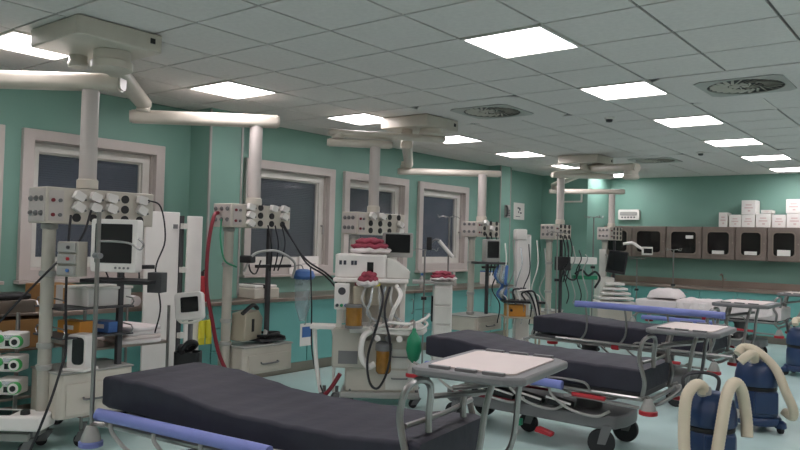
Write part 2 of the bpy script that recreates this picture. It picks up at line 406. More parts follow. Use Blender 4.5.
#@@PART2
# ---------------------------------------------------------------- ceiling pendants
def beam(bm, p0, p1, w_=.13, h_=.12):
    """rounded arm between two pivots, with round ends"""
    p0 = Vector(p0); p1 = Vector(p1); d = p1-p0; L = d.length; a = math.atan2(d.y, d.x); tilt = math.asin(d.z/L)
    P = rrect(0, 0, w_, h_, .04, 4)
    mt = Matrix.Translation(p0) @ Matrix.Rotation(a, 4, 'Z') @ Matrix.Rotation(-tilt, 4, 'Y')
    f = lambda u, v, s: mt @ Vector((s, u, v))
    prism(bm, P, -.07, L+.07, f)
    P2 = rrect(0, 0, w_*.8, h_*.86, .035, 4)
    prism(bm, P2, -.09, -.07, f); prism(bm, P2, L+.07, L+.09, f); return bm
def plug_positions(y0, y1, z0, n):
    return [(y0+(y1-y0)*(.14+.72*(k % n)/(n-1)), z0+.045+.075*(k//n)) for k in range(3*n)]
def supply_head(t, x0, x1, y0, y1, z0, z1, cx, cy, n=5):
    """box with gas outlets on the near end and power sockets on the long front (+x side)"""
    b = bb(nb(), x0, x1, y0, y1, z0, z1); h = obj('supply_head', b, 'cream', t, bevel=.006)
    b = nb(); bb(b, x0+.01, x1-.01, y0-.006, y0, z0+.012, z1-.012); obj('end_panel', b, 'cream_pink', h)
    for k in range(6):
        xx = x0+.05+(x1-x0-.1)*(k % 3)/2; zz = z0+.07+.1*(k//3)
        obj('gas_outlet', lathe(nb(), [(.02, 0), (.02, .008), (.013, .01), (.012, .018)]), 'grey_plastic', h, loc=(xx, y0-.006, zz)).rotation_euler.x = pi/2
    b = nb(); bb(b, x1, x1+.004, y0+.02, y0+.12, z0+.02, z1-.02); obj('front_panel', b, 'cream_pink', h)
    for k in range(4): obj('front_outlet', cyl(nb(), (x1+.004, y0+.045+.05*(k % 2), z0+.06+.1*(k//2)), (x1+.014, y0+.045+.05*(k % 2), z0+.06+.1*(k//2)), .013), ('dark_red', 'grey_plastic')[k % 2], h)
    for (yy, zz) in plug_positions(y0+.12, y1-.02, z0, n):
        b = cyl(nb(), (x1, yy, zz), (x1+.008, yy, zz), .03); obj('socket', b, 'black', h)
def pendant(label, plate, arms, cols, heads, hubs=(), extra=None):
    px, py = plate
    t = thing('ceiling_pendant', label, 'ceiling pendant', (0, 0, 0))
    t.location = (px, py, 0)
    off = Vector((-px, -py, 0)); V = lambda p: tuple(Vector(p)+off)
    b = nb(); prism(b, rrect(0, 0, .64, .6, .03), H-.125, H-.005); obj('ceiling_plate', b, 'cream', t, bevel=.008)
    obj('plate_mark', bb(nb(), .315, .325, .2, .235, H-.075, H-.04), 'black', t)
    for (p, r, z0, z1) in hubs:
        b = lathe(nb(), [(r*.92, z1), (r, z1-.01), (r, (z0+z1)/2), (r*1.12, (z0+z1)/2-.01), (r*1.12, z0+.01), (r, z0)], V((p[0], p[1], 0)), 24); obj('hub', b, 'cream', t)
    for (p0, p1, w_, h_) in arms:
        obj('arm', beam(nb(), V(p0), V(p1), w_, h_), 'cream', t)
    for (x, y, z0, z1, r) in cols:
        x, y = x-px, y-py
        obj('column', cyl(nb(), (x, y, z0), (x, y, z1), r, n=24), 'light_grey' if r < 0 else 'cream_pink', t)
        b = lathe(nb(), [(r*1.22, z0-.012), (r*1.22, z0+.05), (r*1.05, z0+.055), (r*1.05, z0+.06)], (x, y, 0), 24); obj('collar', b, 'cream', t)
    for hd in heads:
        (x0, x1, y0, y1, z0, z1, n, parts) = hd
        x0 -= px; x1 -= px; y0 -= py; y1 -= py
        supply_head(t, x0, x1, y0, y1, z0, z1, 0, 0, n)
        # posts: pale round one near the near end, slim dark one near the far end
        zb, ze = parts['base']
        pxx = (x0+x1)/2-.02; b = cyl(nb(), (pxx, y0+.1, zb+.02), (pxx, y0+.1, z0), .045, n=20); po = obj('post', b, 'panel_grey', t)
        for zz in (z0-.02, z0-.35, zb+.5, ze+.04): obj('post_clamp', lathe(nb(), [(.047, zz-.02), (.056, zz-.015), (.056, zz+.015), (.047, zz+.02)], (pxx, y0+.1, 0), 20), 'light_grey', po)
        obj('rear_post', bb(nb(), x1-.07, x1-.03, y1-.24, y1-.2, zb, z0), 'dark_grey', t, bevel=.004)
        bx0, bx1, by0, by1 = parts['box']; bx0 -= px; bx1 -= px; by0 -= py; by1 -= py
        bo = obj('drawer_box', prism(nb(), [(bx0, by0), (bx1-.03, by0), (bx1, by0+.03), (bx1, by1), (bx0, by1)], zb, ze), 'cream', t, bevel=.008)
        m = (zb+ze)/2
        d = obj('drawer', bb(nb(), bx1, bx1+.012, by0+.05, by1-.03, zb+.02, ze-.07), 'cream', t, bevel=.004)
        obj('drawer_handle', tube(nb(), [(bx1+.012, (by0+by1)/2-.1, m-.02), (bx1+.035, (by0+by1)/2-.09, m-.03), (bx1+.035, (by0+by1)/2+.09, m-.03), (bx1+.012, (by0+by1)/2+.1, m-.02)], .008, 8, 3), 'grey_plastic', d)
        b = nb(); bb(b, bx0, bx1+.01, by0-.01, by1+.01, ze, ze+.015); obj('box_top', b, 'light_grey', t, bevel=.004)
        for zz in parts.get('shelves', ()):
            b = nb(); bb(b, bx0, bx1, y0+.12, by1, zz, zz+.012); sh = obj('shelf', b, 'dark_grey', t)
            for q in (y0+.14, by1-.02): obj('shelf_rail', tube(nb(), [(bx0+.02, q, zz+.012), (bx0+.02, q, zz+.07), (bx1, q, zz+.07), (bx1, q, zz+.012)], .006, 6, 2), 'tube_metal', sh)
        for zz in parts.get('bars', ()):
            obj('clamp_rail', bb(nb(), x1-.02, x1+.02, y1-.42, y1+.02, zz, zz+.03), 'black', t, bevel=.004)
    return t
pendant('nearest ceiling pendant, its column and sockets left of the monitor above the near stretcher', (-4.66, 2.54),
    arms=[((-4.92, 2.8, 2.63), (-6.4, 1.62, 2.63), .15, .12), ((-4.62, 2.62, 2.70), (-5.98, 3.72, 2.74), .14, .1), ((-6.05, 3.74, 2.62), (-5.36, 4.7, 2.66), .14, .12)],
    hubs=[((-4.92, 2.55), .06, 2.69, H-.12), ((-4.6, 2.62), .12, 2.64, H-.12), ((-6.0, 3.74), .06, 2.66, 2.72)],
    cols=[(-5.03, 2.71, 1.87, 2.57, .06), (-5.44, 4.6, 1.86, 2.62, .062)],
    heads=[(-5.2, -4.95, 2.38, 3.2, 1.6, 1.85, 5, dict(base=(.25, .56), box=(-5.32, -4.92, 2.5, 3.05), shelves=(.8, 1.0), bars=(1.28,))),
           (-5.66, -5.39, 4.3, 5.03, 1.63, 1.85, 4, dict(base=(.25, .5), box=(-5.72, -5.33, 4.45, 5.05), bars=(1.25,)))])
pendant('middle ceiling pendant hanging over the anaesthesia machine and the second stretcher', (-4.85, 6.42),
    arms=[((-4.62, 6.42, 2.66), (-5.28, 5.55, 2.66), .13, .07), ((-5.3, 5.56, 2.56), (-4.95, 5.93, 2.56), .13, .08), ((-4.93, 6.3, 2.6), (-6.1, 7.85, 2.6), .12, .09), ((-6.25, 7.95, 2.51), (-5.38, 8.9, 2.53), .13, .09)],
    hubs=[((-4.93, 6.3), .06, 2.56, H-.12), ((-4.66, 6.38), .12, 2.69, H-.12), ((-5.27, 5.56), .06, 2.6, 2.66), ((-6.2, 7.92), .07, 2.55, 2.64)],
    cols=[(-5.0, 5.85, 1.85, 2.53, .055), (-5.42, 8.66, 1.86, 2.5, .06)],
    heads=[(-5.14, -4.93, 5.52, 6.3, 1.6, 1.83, 4, dict(base=(.25, .5), box=(-5.12, -4.82, 5.75, 6.2))),
           (-5.55, -5.3, 8.37, 8.95, 1.63, 1.84, 3, dict(base=(.36, .55), box=(-5.7, -5.2, 8.25, 8.9), bars=(1.2,)))])
pendant('farthest ceiling pendant with two columns close to the far wall', (-4.66, 10.35),
    arms=[((-4.62, 10.2, 2.66), (-4.86, 9.86, 2.60), .12, .08), ((-4.86, 9.84, 2.58), (-4.38, 10.5, 2.6), .12, .08), ((-4.66, 10.5, 2.69), (-5.9, 11.85, 2.62), .12, .08), ((-5.92, 11.86, 2.5), (-4.98, 12.5, 2.52), .13, .09), ((-4.5, 10.3, 2.7), (-3.8, 10.0, 2.66), .15, .12)],
    hubs=[((-4.62, 10.2), .06, 2.64, H-.12), ((-4.48, 10.42), .12, 2.66, H-.12), ((-5.9, 11.86), .07, 2.52, 2.64), ((-3.82, 10.0), .1, 2.5, 2.62)],
    cols=[(-4.86, 9.95, 1.87, 2.54, .055), (-5.03, 12.3, 1.9, 2.46, .055)],
    heads=[(-5.06, -4.82, 9.72, 10.25, 1.63, 1.85, 3, dict(base=(.36, .55), box=(-5.3, -4.95, 9.8, 10.3), bars=(1.2,))),
           (-5.18, -4.95, 12.05, 12.6, 1.66, 1.88, 3, dict(base=(.36, .55), box=(-5.3, -4.95, 12.2, 12.7)))])
# ---------------------------------------------------------------- plugs and cables
def plug(x, y, z, tilt, lab, group, m='white'):
    t = thing('power_plug', lab, 'plug', (x, y, z), 0, group)
    o = obj('plug_body', prism(nb(), rrect(0, 0, .075, .06, .012), 0, .045, lambda a, c, q: (q, a*cos(tilt)-c*sin(tilt), a*sin(tilt)+c*cos(tilt))), m, t)
    obj('cable_boot', cyl(nb(), (.03, .03*cos(tilt), .03*sin(tilt)), (.035, .055*cos(tilt), .055*sin(tilt)), .012, .007, 8), 'grey_plastic', t)
ROWN = ['bottom', 'middle', 'top']; COLN = ['first', 'second', 'third', 'fourth', 'fifth']
def plugs(y0, y1, z0, n, ks, x, where, grp):
    P = plug_positions(y0, y1, z0, n)
    for q, k in enumerate(ks):
        plug(x, P[k][0], P[k][1], -.5+.15*(q % 3), 'white plug in %s, %s row, %s socket from the left' % (where, ROWN[k//n], COLN[k % n]), grp)
plugs(2.5, 3.18, 1.6, 5, (10, 11, 12, 5, 6, 14, 9, 7), -4.942, 'the nearest supply head', 'white plugs in the nearest supply head')
plugs(4.42, 5.01, 1.63, 4, (0, 4, 8, 7, 11, 10), -5.382, 'the red hose supply head', 'white plugs in the second supply head')
plugs(5.64, 6.28, 1.6, 4, (8, 9, 3, 7), -4.922, 'the third supply head', 'white plugs in the third supply head')
plugs(8.49, 8.93, 1.63, 3, (6, 4), -5.292, 'the fourth supply head', 'white plugs in the fourth supply head')
def cable(label, P, r, m='hose_black', name='cable', cat='cable', group=None):
    return tag(obj(name, tube(nb(), P, r, 8, 6), m), label, cat, group)
cable('black cable hanging straight down from the nearest sockets past the small black and white device', [(-4.88, 2.52, 1.66), (-4.86, 2.5, 1.5), (-4.87, 2.5, 1.1), (-4.88, 2.52, .75), (-4.84, 2.47, .62), (-4.8, 2.36, .35), (-4.86, 2.24, .02), (-4.9, 2.1, .012)], .009)
cable('black cable slanting down left from the nearest sockets to the pump stack', [(-4.87, 2.66, 1.7), (-4.85, 2.58, 1.5), (-4.92, 2.42, 1.3), (-5.05, 2.25, 1.05), (-5.2, 2.15, .84)], .008)
cable('thin black cable looping down right of the nearest monitor', [(-4.9, 3.12, 1.8), (-4.85, 3.2, 1.75), (-4.84, 3.24, 1.5), (-4.86, 3.18, 1.28), (-4.84, 3.22, 1.0), (-4.87, 3.2, .8)], .006)
cable('dark red hose hanging from the second supply head', [(-5.55, 4.27, 1.76), (-5.52, 4.2, 1.72), (-5.48, 4.12, 1.45), (-5.46, 4.1, 1.1), (-5.42, 4.14, .8), (-5.36, 4.2, .45), (-5.24, 4.3, .2), (-5.1, 4.42, .03)], .018, 'dark_red', 'gas_hose', 'hose')
cable('thin green tube looping beside the pale post of the red hose pendant', [(-5.5, 4.27, 1.7), (-5.46, 4.24, 1.5), (-5.44, 4.28, 1.32), (-5.42, 4.4, 1.26)], .008, 'green', 'gas_hose', 'hose')
for k, (dz, dy) in enumerate(((0, 0), (.03, .05))):
    cable(['black cable slanting from the second supply head to the anaesthesia machine, upper one', 'black cable slanting from the second supply head to the anaesthesia machine, lower one'][k], [(-5.36, 4.9, 1.7-dz), (-5.25, 4.96, 1.5), (-5.1, 5.0, 1.33-dz), (-4.95, 5.1, 1.22-dz), (-4.85, 5.2, 1.1-dz*2)], .009)
cable('white curved tube arching under the second supply head', [(-5.37, 4.45, 1.22), (-5.3, 4.5, 1.38), (-5.25, 4.65, 1.42), (-5.25, 4.8, 1.4), (-5.25, 4.98, 1.3), (-5.3, 5.0, 1.15)], .012, 'light_grey', 'gas_hose', 'hose')
cable('thin black cable hanging down the teal cabinets to the floor left of the anaesthesia machine', [(-5.0, 4.95, 1.28), (-5.0, 4.98, .9), (-4.98, 4.98, .5), (-4.9, 4.98, .25), (-4.78, 4.95, .1), (-4.7, 4.9, .03)], .007)
cable('dark red hose low on the floor left of the anaesthesia machine', [(-4.62, 5.0, .3), (-4.7, 4.95, .15), (-4.8, 4.9, .05), (-5.0, 4.85, .03)], .02, 'dark_red', 'gas_hose', 'hose')
for k in range(3):
    cable(['left', 'middle', 'right'][k]+' of three short black cables below the nearest sockets', [(-4.88, 2.75+.16*k, 1.64), (-4.86, 2.74+.16*k, 1.5), (-4.89, 2.78+.14*k, 1.32), (-4.93, 2.85+.12*k, 1.2)], .006)
for k in range(3):
    cable(['left', 'middle', 'right'][k]+' of three black cables drooping below the second supply head', [(-5.34, 4.7+.09*k, 1.66), (-5.31, 4.72+.09*k, 1.5), (-5.34, 4.76+.07*k, 1.36), (-5.38, 4.78+.05*k, 1.22)], .007)
for k in range(3):
    cable(['left', 'middle', 'right'][k]+' of three black cables drooping from the fourth supply head', [(-5.27, 8.55+.12*k, 1.68), (-5.24, 8.58+.12*k, 1.5), (-5.26, 8.6+.1*k, 1.3), (-5.3, 8.64+.08*k, 1.1)], .008)
for k in range(3):
    cable(['left', 'middle', 'right'][k]+' of three black cables drooping from the farthest pendant\'s front head', [(-4.79, 9.9+.12*k, 1.68), (-4.76, 9.93+.12*k, 1.5), (-4.78, 9.96+.1*k, 1.25), (-4.84, 9.98+.08*k, 1.0)], .009)
#@@PART3
# ---------------------------------------------------------------- stretchers
def caster(parent, x, y, r=.1, yaw=0, name='caster'):
    # fork and plate is the part; the wheel is its sub-part
    c = nb(); ca, sa = cos(yaw), sin(yaw)
    P = lambda u, v, z: (x+u*ca-v*sa, y+u*sa+v*ca, z)
    for s in (-1, 1):
        prism(c, [(-.03, r*.9), (.03, r*.9), (.075, r*2+.02), (-.0, r*2+.02)], .028*s-.003, .028*s+.003, lambda a, z, q: P(a, q, z))
    lathe(c, [(.035, 2*r+.012), (.035, 2*r+.03), (.016, 2*r+.035), (.016, 2*r+.09)], P(.035, 0, 0), 14)
    ck = obj(name, c, 'grey_plastic', parent)
    w_ = nb(); prof = [(r*.5, -.02), (r*.93, -.022), (r, -.014), (r, .014), (r*.93, .022), (r*.5, .02)]
    q = Matrix.Translation(P(0, 0, r)) @ Matrix.Rotation(yaw, 4, 'Z') @ Matrix.Rotation(pi/2, 4, 'X')
    lathe(w_, prof, (0, 0, 0), 26); bmesh.ops.transform(w_, matrix=q, verts=w_.verts)
    wo = obj('wheel', w_, 'rubber', ck)
    return ck
def hub_cap(parent, x, y, r, yaw): pass
def mattress(parent, z, prof, m='mattress_black', L=2.0, W=.64, th=.175, name='mattress'):
    b = nb(); NX, rings = 44, []
    cs = rrect(0, 0, W, th, .02, 5)
    for i in range(NX+1):
        u = i/NX; x = -L/2+L*u
        e = min(u, 1-u)*L; k = 1 if e > .02 else math.sqrt(max(.0, 1-((.02-e)/.02)**2))*.12+.88
        ring = []
        for (yy, zz) in cs:
            crown = .012*cos(pi*yy/W) if zz > 0 else 0
            wr = .002*sin(x*23+yy*7)+.002*sin(x*41-yy*19)
            ring.append(b.verts.new((x, yy*(.96+.04*k), z-th/2+zz*k+crown+prof(u)+wr*(1 if zz > 0 else .3))))
        rings.append(ring)
    k = len(cs)
    for p, q in zip(rings, rings[1:]):
        for a in range(k): b.faces.new((p[a], p[(a+1) % k], q[(a+1) % k], q[a]))
    b.faces.new(rings[0][::-1]); b.faces.new(rings[-1])
    return obj(name, b, m, parent, ang=60)
def side_rail(t, s, z, x0, x1, down, n=4):
    y = s*(.40 if down else .37)
    r = obj('side_rail', tube(nb(), [(x0, y, z), (x1, y, z)], .014), 'tube_metal', t)
    obj('blue_padding', tube(nb(), [(x0+.0, y+s*.004, z), (x0+.03, y, z+.006), ((x0+x1)/2, y, z+.006), (x1-.03, y, z+.006), (x1, y, z)], .033, 10), 'blue_pad', r)
    for k in range(n):
        xx = x0+.08+(x1-x0-.16)*k/(n-1)
        if down: P = [(xx, y, z-.01), (xx+.02, y-s*.0, z-.08), (xx+.16, y-s*.02, z-.17), (xx+.34, y-s*.06, z-.2), (xx+.44, y-s*.08, z-.15)]
        else: P = [(xx, y, z-.01), (xx+.02, y, z-.15), (xx+.01, y, z-.28), (xx-.05, y-s*.0, z-.37), (xx-.1, y-s*.02, z-.37)]
        obj('rail_post', tube(nb(), P, .011), 'tube_metal' if not down else 'light_grey', r)
    if not down:
        obj('lower_rail', tube(nb(), [(x0-.25, y, z-.37), (x1+.1, y, z-.37)], .014), 'tube_metal', r)
def bumper(t, x, y, z, ring, pole=0):
    o = obj('bumper', lathe(nb(), [(.025, z+.06), (.03, z+.05), (.05, z), (.054, z-.02), (.04, z-.03)], (x, y, 0), 20), 'light_grey', t)
    obj('bumper_ring', lathe(nb(), [(.054, z-.02), (.064, z-.025), (.064, z-.05), (.05, z-.055)], (x, y, 0), 20), ring, o)
def stretcher(label, loc, rz, zt, prof, zr, rail_down=True, ring='red', ztab=1.0, sheet=False, table=True, rails=None, ml=1.86):
    t = thing('hospital_stretcher', label, 'stretcher', (*loc, 0), rz, 'hospital stretchers')
    dz = zt-.185
    if not sheet: mattress(t, zt, prof, L=ml)
    else: mattress(t, zt, prof, 'white_cloth')
    # deck and its tube surround
    b = nb(); prism(b, rrect(0, 0, 1.86, .6, .05), dz-.02, dz+.02); obj('deck', b, 'dark_grey', t, bevel=.004)
    b = nb(); P = rrect(0, 0, 1.98, .68, .09, 4); P.append(P[0]); tube(b, [(x, y, dz-.02) for x, y in P], .016, 8, 1); obj('surround_rail', b, 'tube_metal', t)
    # lift columns and base
    for xx in (-.4, .42):
        obj('lift_column', lathe(nb(), [(.1, .3), (.1, .36), (.085, .37), (.085, dz-.1), (.11, dz-.06), (.11, dz-.02)], (xx, 0, 0), 20), 'grey_plastic', t)
    b = nb(); prism(b, [(-.78, -.2), (-.7, -.28), (.6, -.3), (.72, -.24), (.76, -.1), (.76, .1), (.72, .24), (.6, .3), (-.7, .28), (-.78, .2)], .2, .3); obj('base_cover', b, 'grey_plastic', t, bevel=.015)
    for s in (-1, 1): obj('base_stripe', bb(nb(), -.66, -.05, s*.305-.006, s*.305+.006, .29, .315), 'dark_red', t)
    for k in range(4):
        xx = -.42+.24*k
        o = obj('restraint_strap', prism(nb(), [(xx-.1, .33), (xx+.09, .31), (xx+.1, .36), (xx-.09, .39)], -.32, -.24, lambda a, z, q: (a, q, z)), 'black', t, bevel=.01)
        obj('strap_edge', tube(nb(), [(xx-.1, -.325, .385), (xx, -.325, .37), (xx+.1, -.325, .355)], .009, 6), 'white', o)
    for (x, y, a) in ((.62, -.26, .3), (.62, .26, .1), (-.66, -.26, -.2), (-.66, .26, .2)): caster(t, x, y, .1, a)
    caster(t, -.1, 0, .08, 0, 'steering_wheel')
    for s in (-1, 1):
        p = obj('brake_pedal', prism(nb(), [(.12, .11), (.26, .09), (.27, .12), (.14, .15)], s*.33-.03, s*.33+.03, lambda a, z, q: (a, q, z)), 'red', t, bevel=.006)
    obj('green_pedal', bb(nb(), -.06, .0, -.36, -.3, .13, .18), 'green', t, bevel=.006)
    obj('release_lever', tube(nb(), [(.35, -.33, .42), (.55, -.35, .43), (.75, -.36, .42), (.93, -.37, .42)], .012), 'tube_metal', t)
    obj('lever_grip', tube(nb(), [(.42, -.345, .44), (.68, -.36, .44)], .017), 'red', t)
    obj('red_latch', bb(nb(), -.02, .06, -.36, -.31, dz-.05, dz+.0), 'red', t, bevel=.01)
    for (xx, yy) in ((.99, -.36), (.99, .36), (-1.03, .36), (-1.03, -.36)):
        bumper(t, xx, yy, .43, ring)
        obj('bumper_arm', tube(nb(), [(xx*.93, yy*.9, dz-.03), (xx, yy, .5)], .014), 'tube_metal', t)
    obj('grab_hoop', tube(nb(), [(.2, -.35, dz-.02), (.22, -.36, dz+.03), (.28, -.36, dz+.05), (.48, -.36, dz+.05), (.54, -.36, dz+.03), (.56, -.35, dz-.02)], .01), 'tube_metal', t)
    x0, x1 = rails or (-.85, .2)
    side_rail(t, -1, zr, x0, x1, rail_down)
    side_rail(t, 1, .5, -.85, .2, True)
    if table:
        f = .93
        for s in (-1, 1):
            obj('push_handle', tube(nb(), [(f, s*.32, dz-.02), (f+.02, s*.33, dz+.1), (f-.02, s*.33, ztab-.22), (f, s*.32, ztab-.1), (f+.04, s*.27, ztab-.06), (f+.05, s*.2, ztab-.1), (f+.03, s*.17, ztab-.22), (f+.03, s*.17, ztab-.3)], .016), 'tube_metal', t)
        obj('handle_bar', tube(nb(), [(f, -.32, ztab-.25), (f+.02, 0, ztab-.25), (f, .32, ztab-.25)], .012), 'tube_metal', t)
        for s in (-1, 1):
            obj('table_leg', tube(nb(), [(f+.03, s*.22, dz-.08), (f+.12, s*.22, dz-.04), (f+.26, s*.2, dz+.1), (f+.3, s*.18, ztab-.15), (f+.33, s*.16, ztab-.02)], .014), 'tube_metal', t)
            obj('table_strut', tube(nb(), [(f, s*.12, ztab-.16), (f+.3, s*.12, ztab-.1)], .012), 'tube_metal', t)
        tb = obj('foot_table', prism(nb(), [(.94, -.3), (.98, -.33), (1.36, -.32), (1.43, -.26), (1.43, .26), (1.36, .32), (.98, .33), (.94, .3)], ztab-.035, ztab), 'grey_plastic', t, bevel=.01)
        obj('table_panel', prism(nb(), rrect(1.185, 0, .38, .5, .03), ztab+.001, ztab+.006), 'pinkwhite', tb)
        for s in (-1, 1):
            for q in (-.2, 0, .2): obj('table_slot', bb(nb(), 1.185+q*.6-.045, 1.185+q*.6+.045, s*.285-.012, s*.285+.012, ztab+.0, ztab+.012), 'grey_plastic', tb)
    return t
def sm(a, b_, u): u = max(0, min(1, (u-a)/(b_-a))); return u*u*(3-2*u)
p1 = lambda u: .05*(1-sm(.12, .5, u))-.02*sm(.2, .5, u)+.03*sm(.8, 1, u)
p2 = lambda u: .06*(1-sm(.1, .45, u))
p3 = lambda u: .03*(1-sm(.1, .5, u))
stretcher('black padded stretcher nearest the camera, cut by the lower edge of the photo', (-2.82, 2.61), R(7.5), .71, p1, .57, True, 'blue_pad', 1.03, rails=(-.9, .25), ml=2.0)
stretcher('second black stretcher, behind the nearest, with a small pink-topped table and red bumpers', (-2.8, 5.45), R(2), .68, p2, .5, True, 'red', .98, rails=(-.85, .34))
stretcher('third black stretcher with its blue padded side rail raised', (-2.92, 7.6), 0, .73, p3, .93, False, 'red', 1.05, rails=(-.38, 1.05))
stretcher('far stretcher made up with a white sheet in front of the far wall', (-3.08, 11.3), 0, .77, lambda u: 0, .5, True, 'red', .98, sheet=True)
# pillow and rumpled sheet on the far stretcher
t = thing('pillow', 'plump white pillow on the head of the far white stretcher', 'pillow', (-3.72, 11.3, .805), .05)
b = nb(); bmesh.ops.create_grid(b, x_segments=16, y_segments=16, size=1)
for v in b.verts:
    x, y = v.co.x, v.co.y; k = max(0, (1-x**4)*(1-y**4))**.5
    v.co = Vector((x*.23*(1-.06*y*y), y*.3*(1-.06*x*x), .13*k+.006*sin(9*x+5*y)))
r_ = bmesh.ops.extrude_face_region(b, geom=b.faces[:])
for v in [g for g in r_['geom'] if isinstance(g, bmesh.types.BMVert)]: v.co.z = -.002
obj('pillow_case', b, 'white_cloth', t, ang=80)
t = thing('bed_sheet', 'rumpled white sheet spread over the far stretcher and hanging at its foot', 'sheet', (-2.85, 11.3, .785))
b = nb(); NXs, NYs = 40, 22; V_ = []
for i in range(NXs+1):
    row = []
    for j in range(NYs+1):
        x = -.62+1.3*i/NXs; v = -.5+1.0*j/NYs; a = abs(v)
        y = v if a < .31 else math.copysign(.31+.03*(a-.31)/.19+.012*sin(x*30), v); z = .012+.012*sin(x*17+v*9)*sin(v*14-x*4)+.008*sin(x*31)
        if a >= .31: z -= (a-.31)*(1.0+.25*sin(x*13+2))
        z = max(z, -.15) if a > .31 else max(z, .008)
        row.append(b.verts.new((x, y, z)))
    V_.append(row)
for i in range(NXs):
    for j in range(NYs): b.faces.new((V_[i][j], V_[i+1][j], V_[i+1][j+1], V_[i][j+1]))
so = obj('sheet_cloth', b, 'white_cloth', t, ang=80)
so.modifiers.new('thickness', 'SOLIDIFY').thickness = .004
# ---------------------------------------------------------------- blue wheeled units with cream hoses
def blower(label, loc, rz, hoses=2):
    t = thing('suction_unit', label, 'suction unit', (*loc, 0), rz, 'blue wheeled units with cream hoses')
    b = lathe(nb(), [(.19, .07), (.2, .09), (.2, .12), (.185, .14)], n=24); obj('base', b, 'blue_dark', t)
    for k in range(4):
        a = pi/4+k*pi/2; x, y = .2*cos(a), .2*sin(a)
        w_ = nb(); cyl(w_, (x-.014, y, .04), (x+.014, y, .04), .04, n=16); o = obj('wheel', w_, 'rubber', t)
        obj('wheel_housing', lathe(nb(), [(.045, .05), (.05, .06), (.045, .1), (.02, .12)], (x, y, 0), 14), 'blue_dark', o)
    b = lathe(nb(), [(.165, .14), (.175, .16), (.172, .34), (.16, .38)], n=28); obj('body', b, 'blue_dark', t)
    b = lathe(nb(), [(.16, .38), (.165, .385), (.165, .41), (.155, .42)], n=28); obj('seam_band', b, 'black', t)
    b = lathe(nb(), [(.17, .42), (.178, .44), (.172, .52), (.155, .6), (.12, .64), (.05, .655)], n=28); hd = obj('head_cover', b, 'blue_dark', t)
    obj('type_label', bb(nb(), .13, .172, -.07, -.02, .48, .54), 'paper', hd)
    obj('front_panel', box(nb(), (0, -.17, .28), (.2, .03, .2)), 'blue_dark', t, bevel=.01)
    b = nb(); tube(b, [(-.1, .13, .58), (-.12, .14, .72), (0, .15, .76), (.12, .14, .72), (.1, .13, .58)], .013); obj('carry_handle', b, 'dark_grey', t)
    obj('hose_socket', lathe(nb(), [(.045, .6), (.045, .68), (.04, .7)], (-.06, -.06, 0), 16), 'light_grey', t)
    t.scale = (1, 1, .92)
    L_, R_ = (([(-.06, -.06, .62), (-.08, -.08, .7), (-.15, -.13, .72), (-.22, -.17, .64), (-.24, -.19, .45), (-.24, -.22, .25), (-.2, -.26, .06)], [(-.1, -.3, .08), (-.07, -.28, .25), (-.02, -.24, .48), (.03, -.2, .68), (.1, -.15, .75), (.17, -.1, .68), (.21, -.08, .5), (.2, -.12, .36)]) if hoses == 2 else
              ([(-.06, -.06, .62), (-.07, -.1, .7), (-.13, -.16, .73), (-.2, -.2, .7), (-.24, -.2, .66)], [(-.16, .02, .7), (-.1, .04, .76), (-.02, -.04, .74), (.08, -.16, .6), (.14, -.22, .4), (.19, -.24, .26), (.21, -.2, .17), (.18, -.12, .2)]))
    obj('left_hose', tube(nb(), L_, .038, 12, 6, ribs=.012), 'hose_cream', t)
    obj('right_hose', tube(nb(), R_, .038, 12, 6, ribs=.012), 'hose_cream', t)
    return t
bl = blower('blue wheeled unit with two cream ribbed hoses nearest the camera at the bottom edge', (-1.4, 5.15), .67)
b2 = blower('blue wheeled unit with cream hoses standing behind the nearest one', (-1.5, 6.95), .67, 1)
dup(b2, (-1.72, 10.35, 0), 1.4, 'blue wheeled unit cut by the right edge of the photo beside the white stretcher')
#@@PART4
# ---------------------------------------------------------------- small builders
FA = .67   # heading of equipment turned to face the middle of the room
def B(name, m, t, *a, bevel=.004, **k): return obj(name, bb(nb(), *a), m, t, bevel=bevel, **k)
def TB(name, m, t, P, r, n=8, k=6): return obj(name, tube(nb(), P, r, n, k), m, t)
def rack_caster(t, x, y, r=.05): return caster(t, x, y, r, .4)
def screen(t, w_, h, d, m='white', z=0, y=0, mask='screen', x=0):
    f = lambda a, c, q: (a, q, c)
    c = obj('monitor_case', prism(nb(), rrect(x, z+h/2, w_, h, .018), y, y+d, f), m, t, bevel=.006)
    obj('screen_glass', prism(nb(), rrect(x, z+h/2+.015, w_*.8, h*.74, .006), y-.004, y+.001, f), mask, c)
    return c
# ---- nearest monitor on its arm with the hook tube in front
t = thing('patient_monitor', 'white flat monitor with dark screen on the nearest pendant', 'monitor', (-4.6, 2.68, 1.28), .55)
screen(t, .33, .36, .09)
B('monitor_back', 'light_grey', t, -.1, .1, .09, .16, .1, .28)
B('monitor_arm', 'grey_plastic', t, -.03, .03, .16, .3, .14, .2)
for k in range(4): obj('button', cyl(nb(), (.02+.03*k, -.006, .03), (.02+.03*k, .002, .03), .008, n=10), 'grey_plastic', t)
t = thing('equipment_tray', 'black shelf tray under the nearest white monitor', 'tray', (-4.66, 2.76, 1.2), .55)
B('tray_plate', 'black', t, -.24, .26, -.08, .2, 0, .025); B('tray_clamp', 'dark_grey', t, .2, .3, .02, .12, -.06, .08)
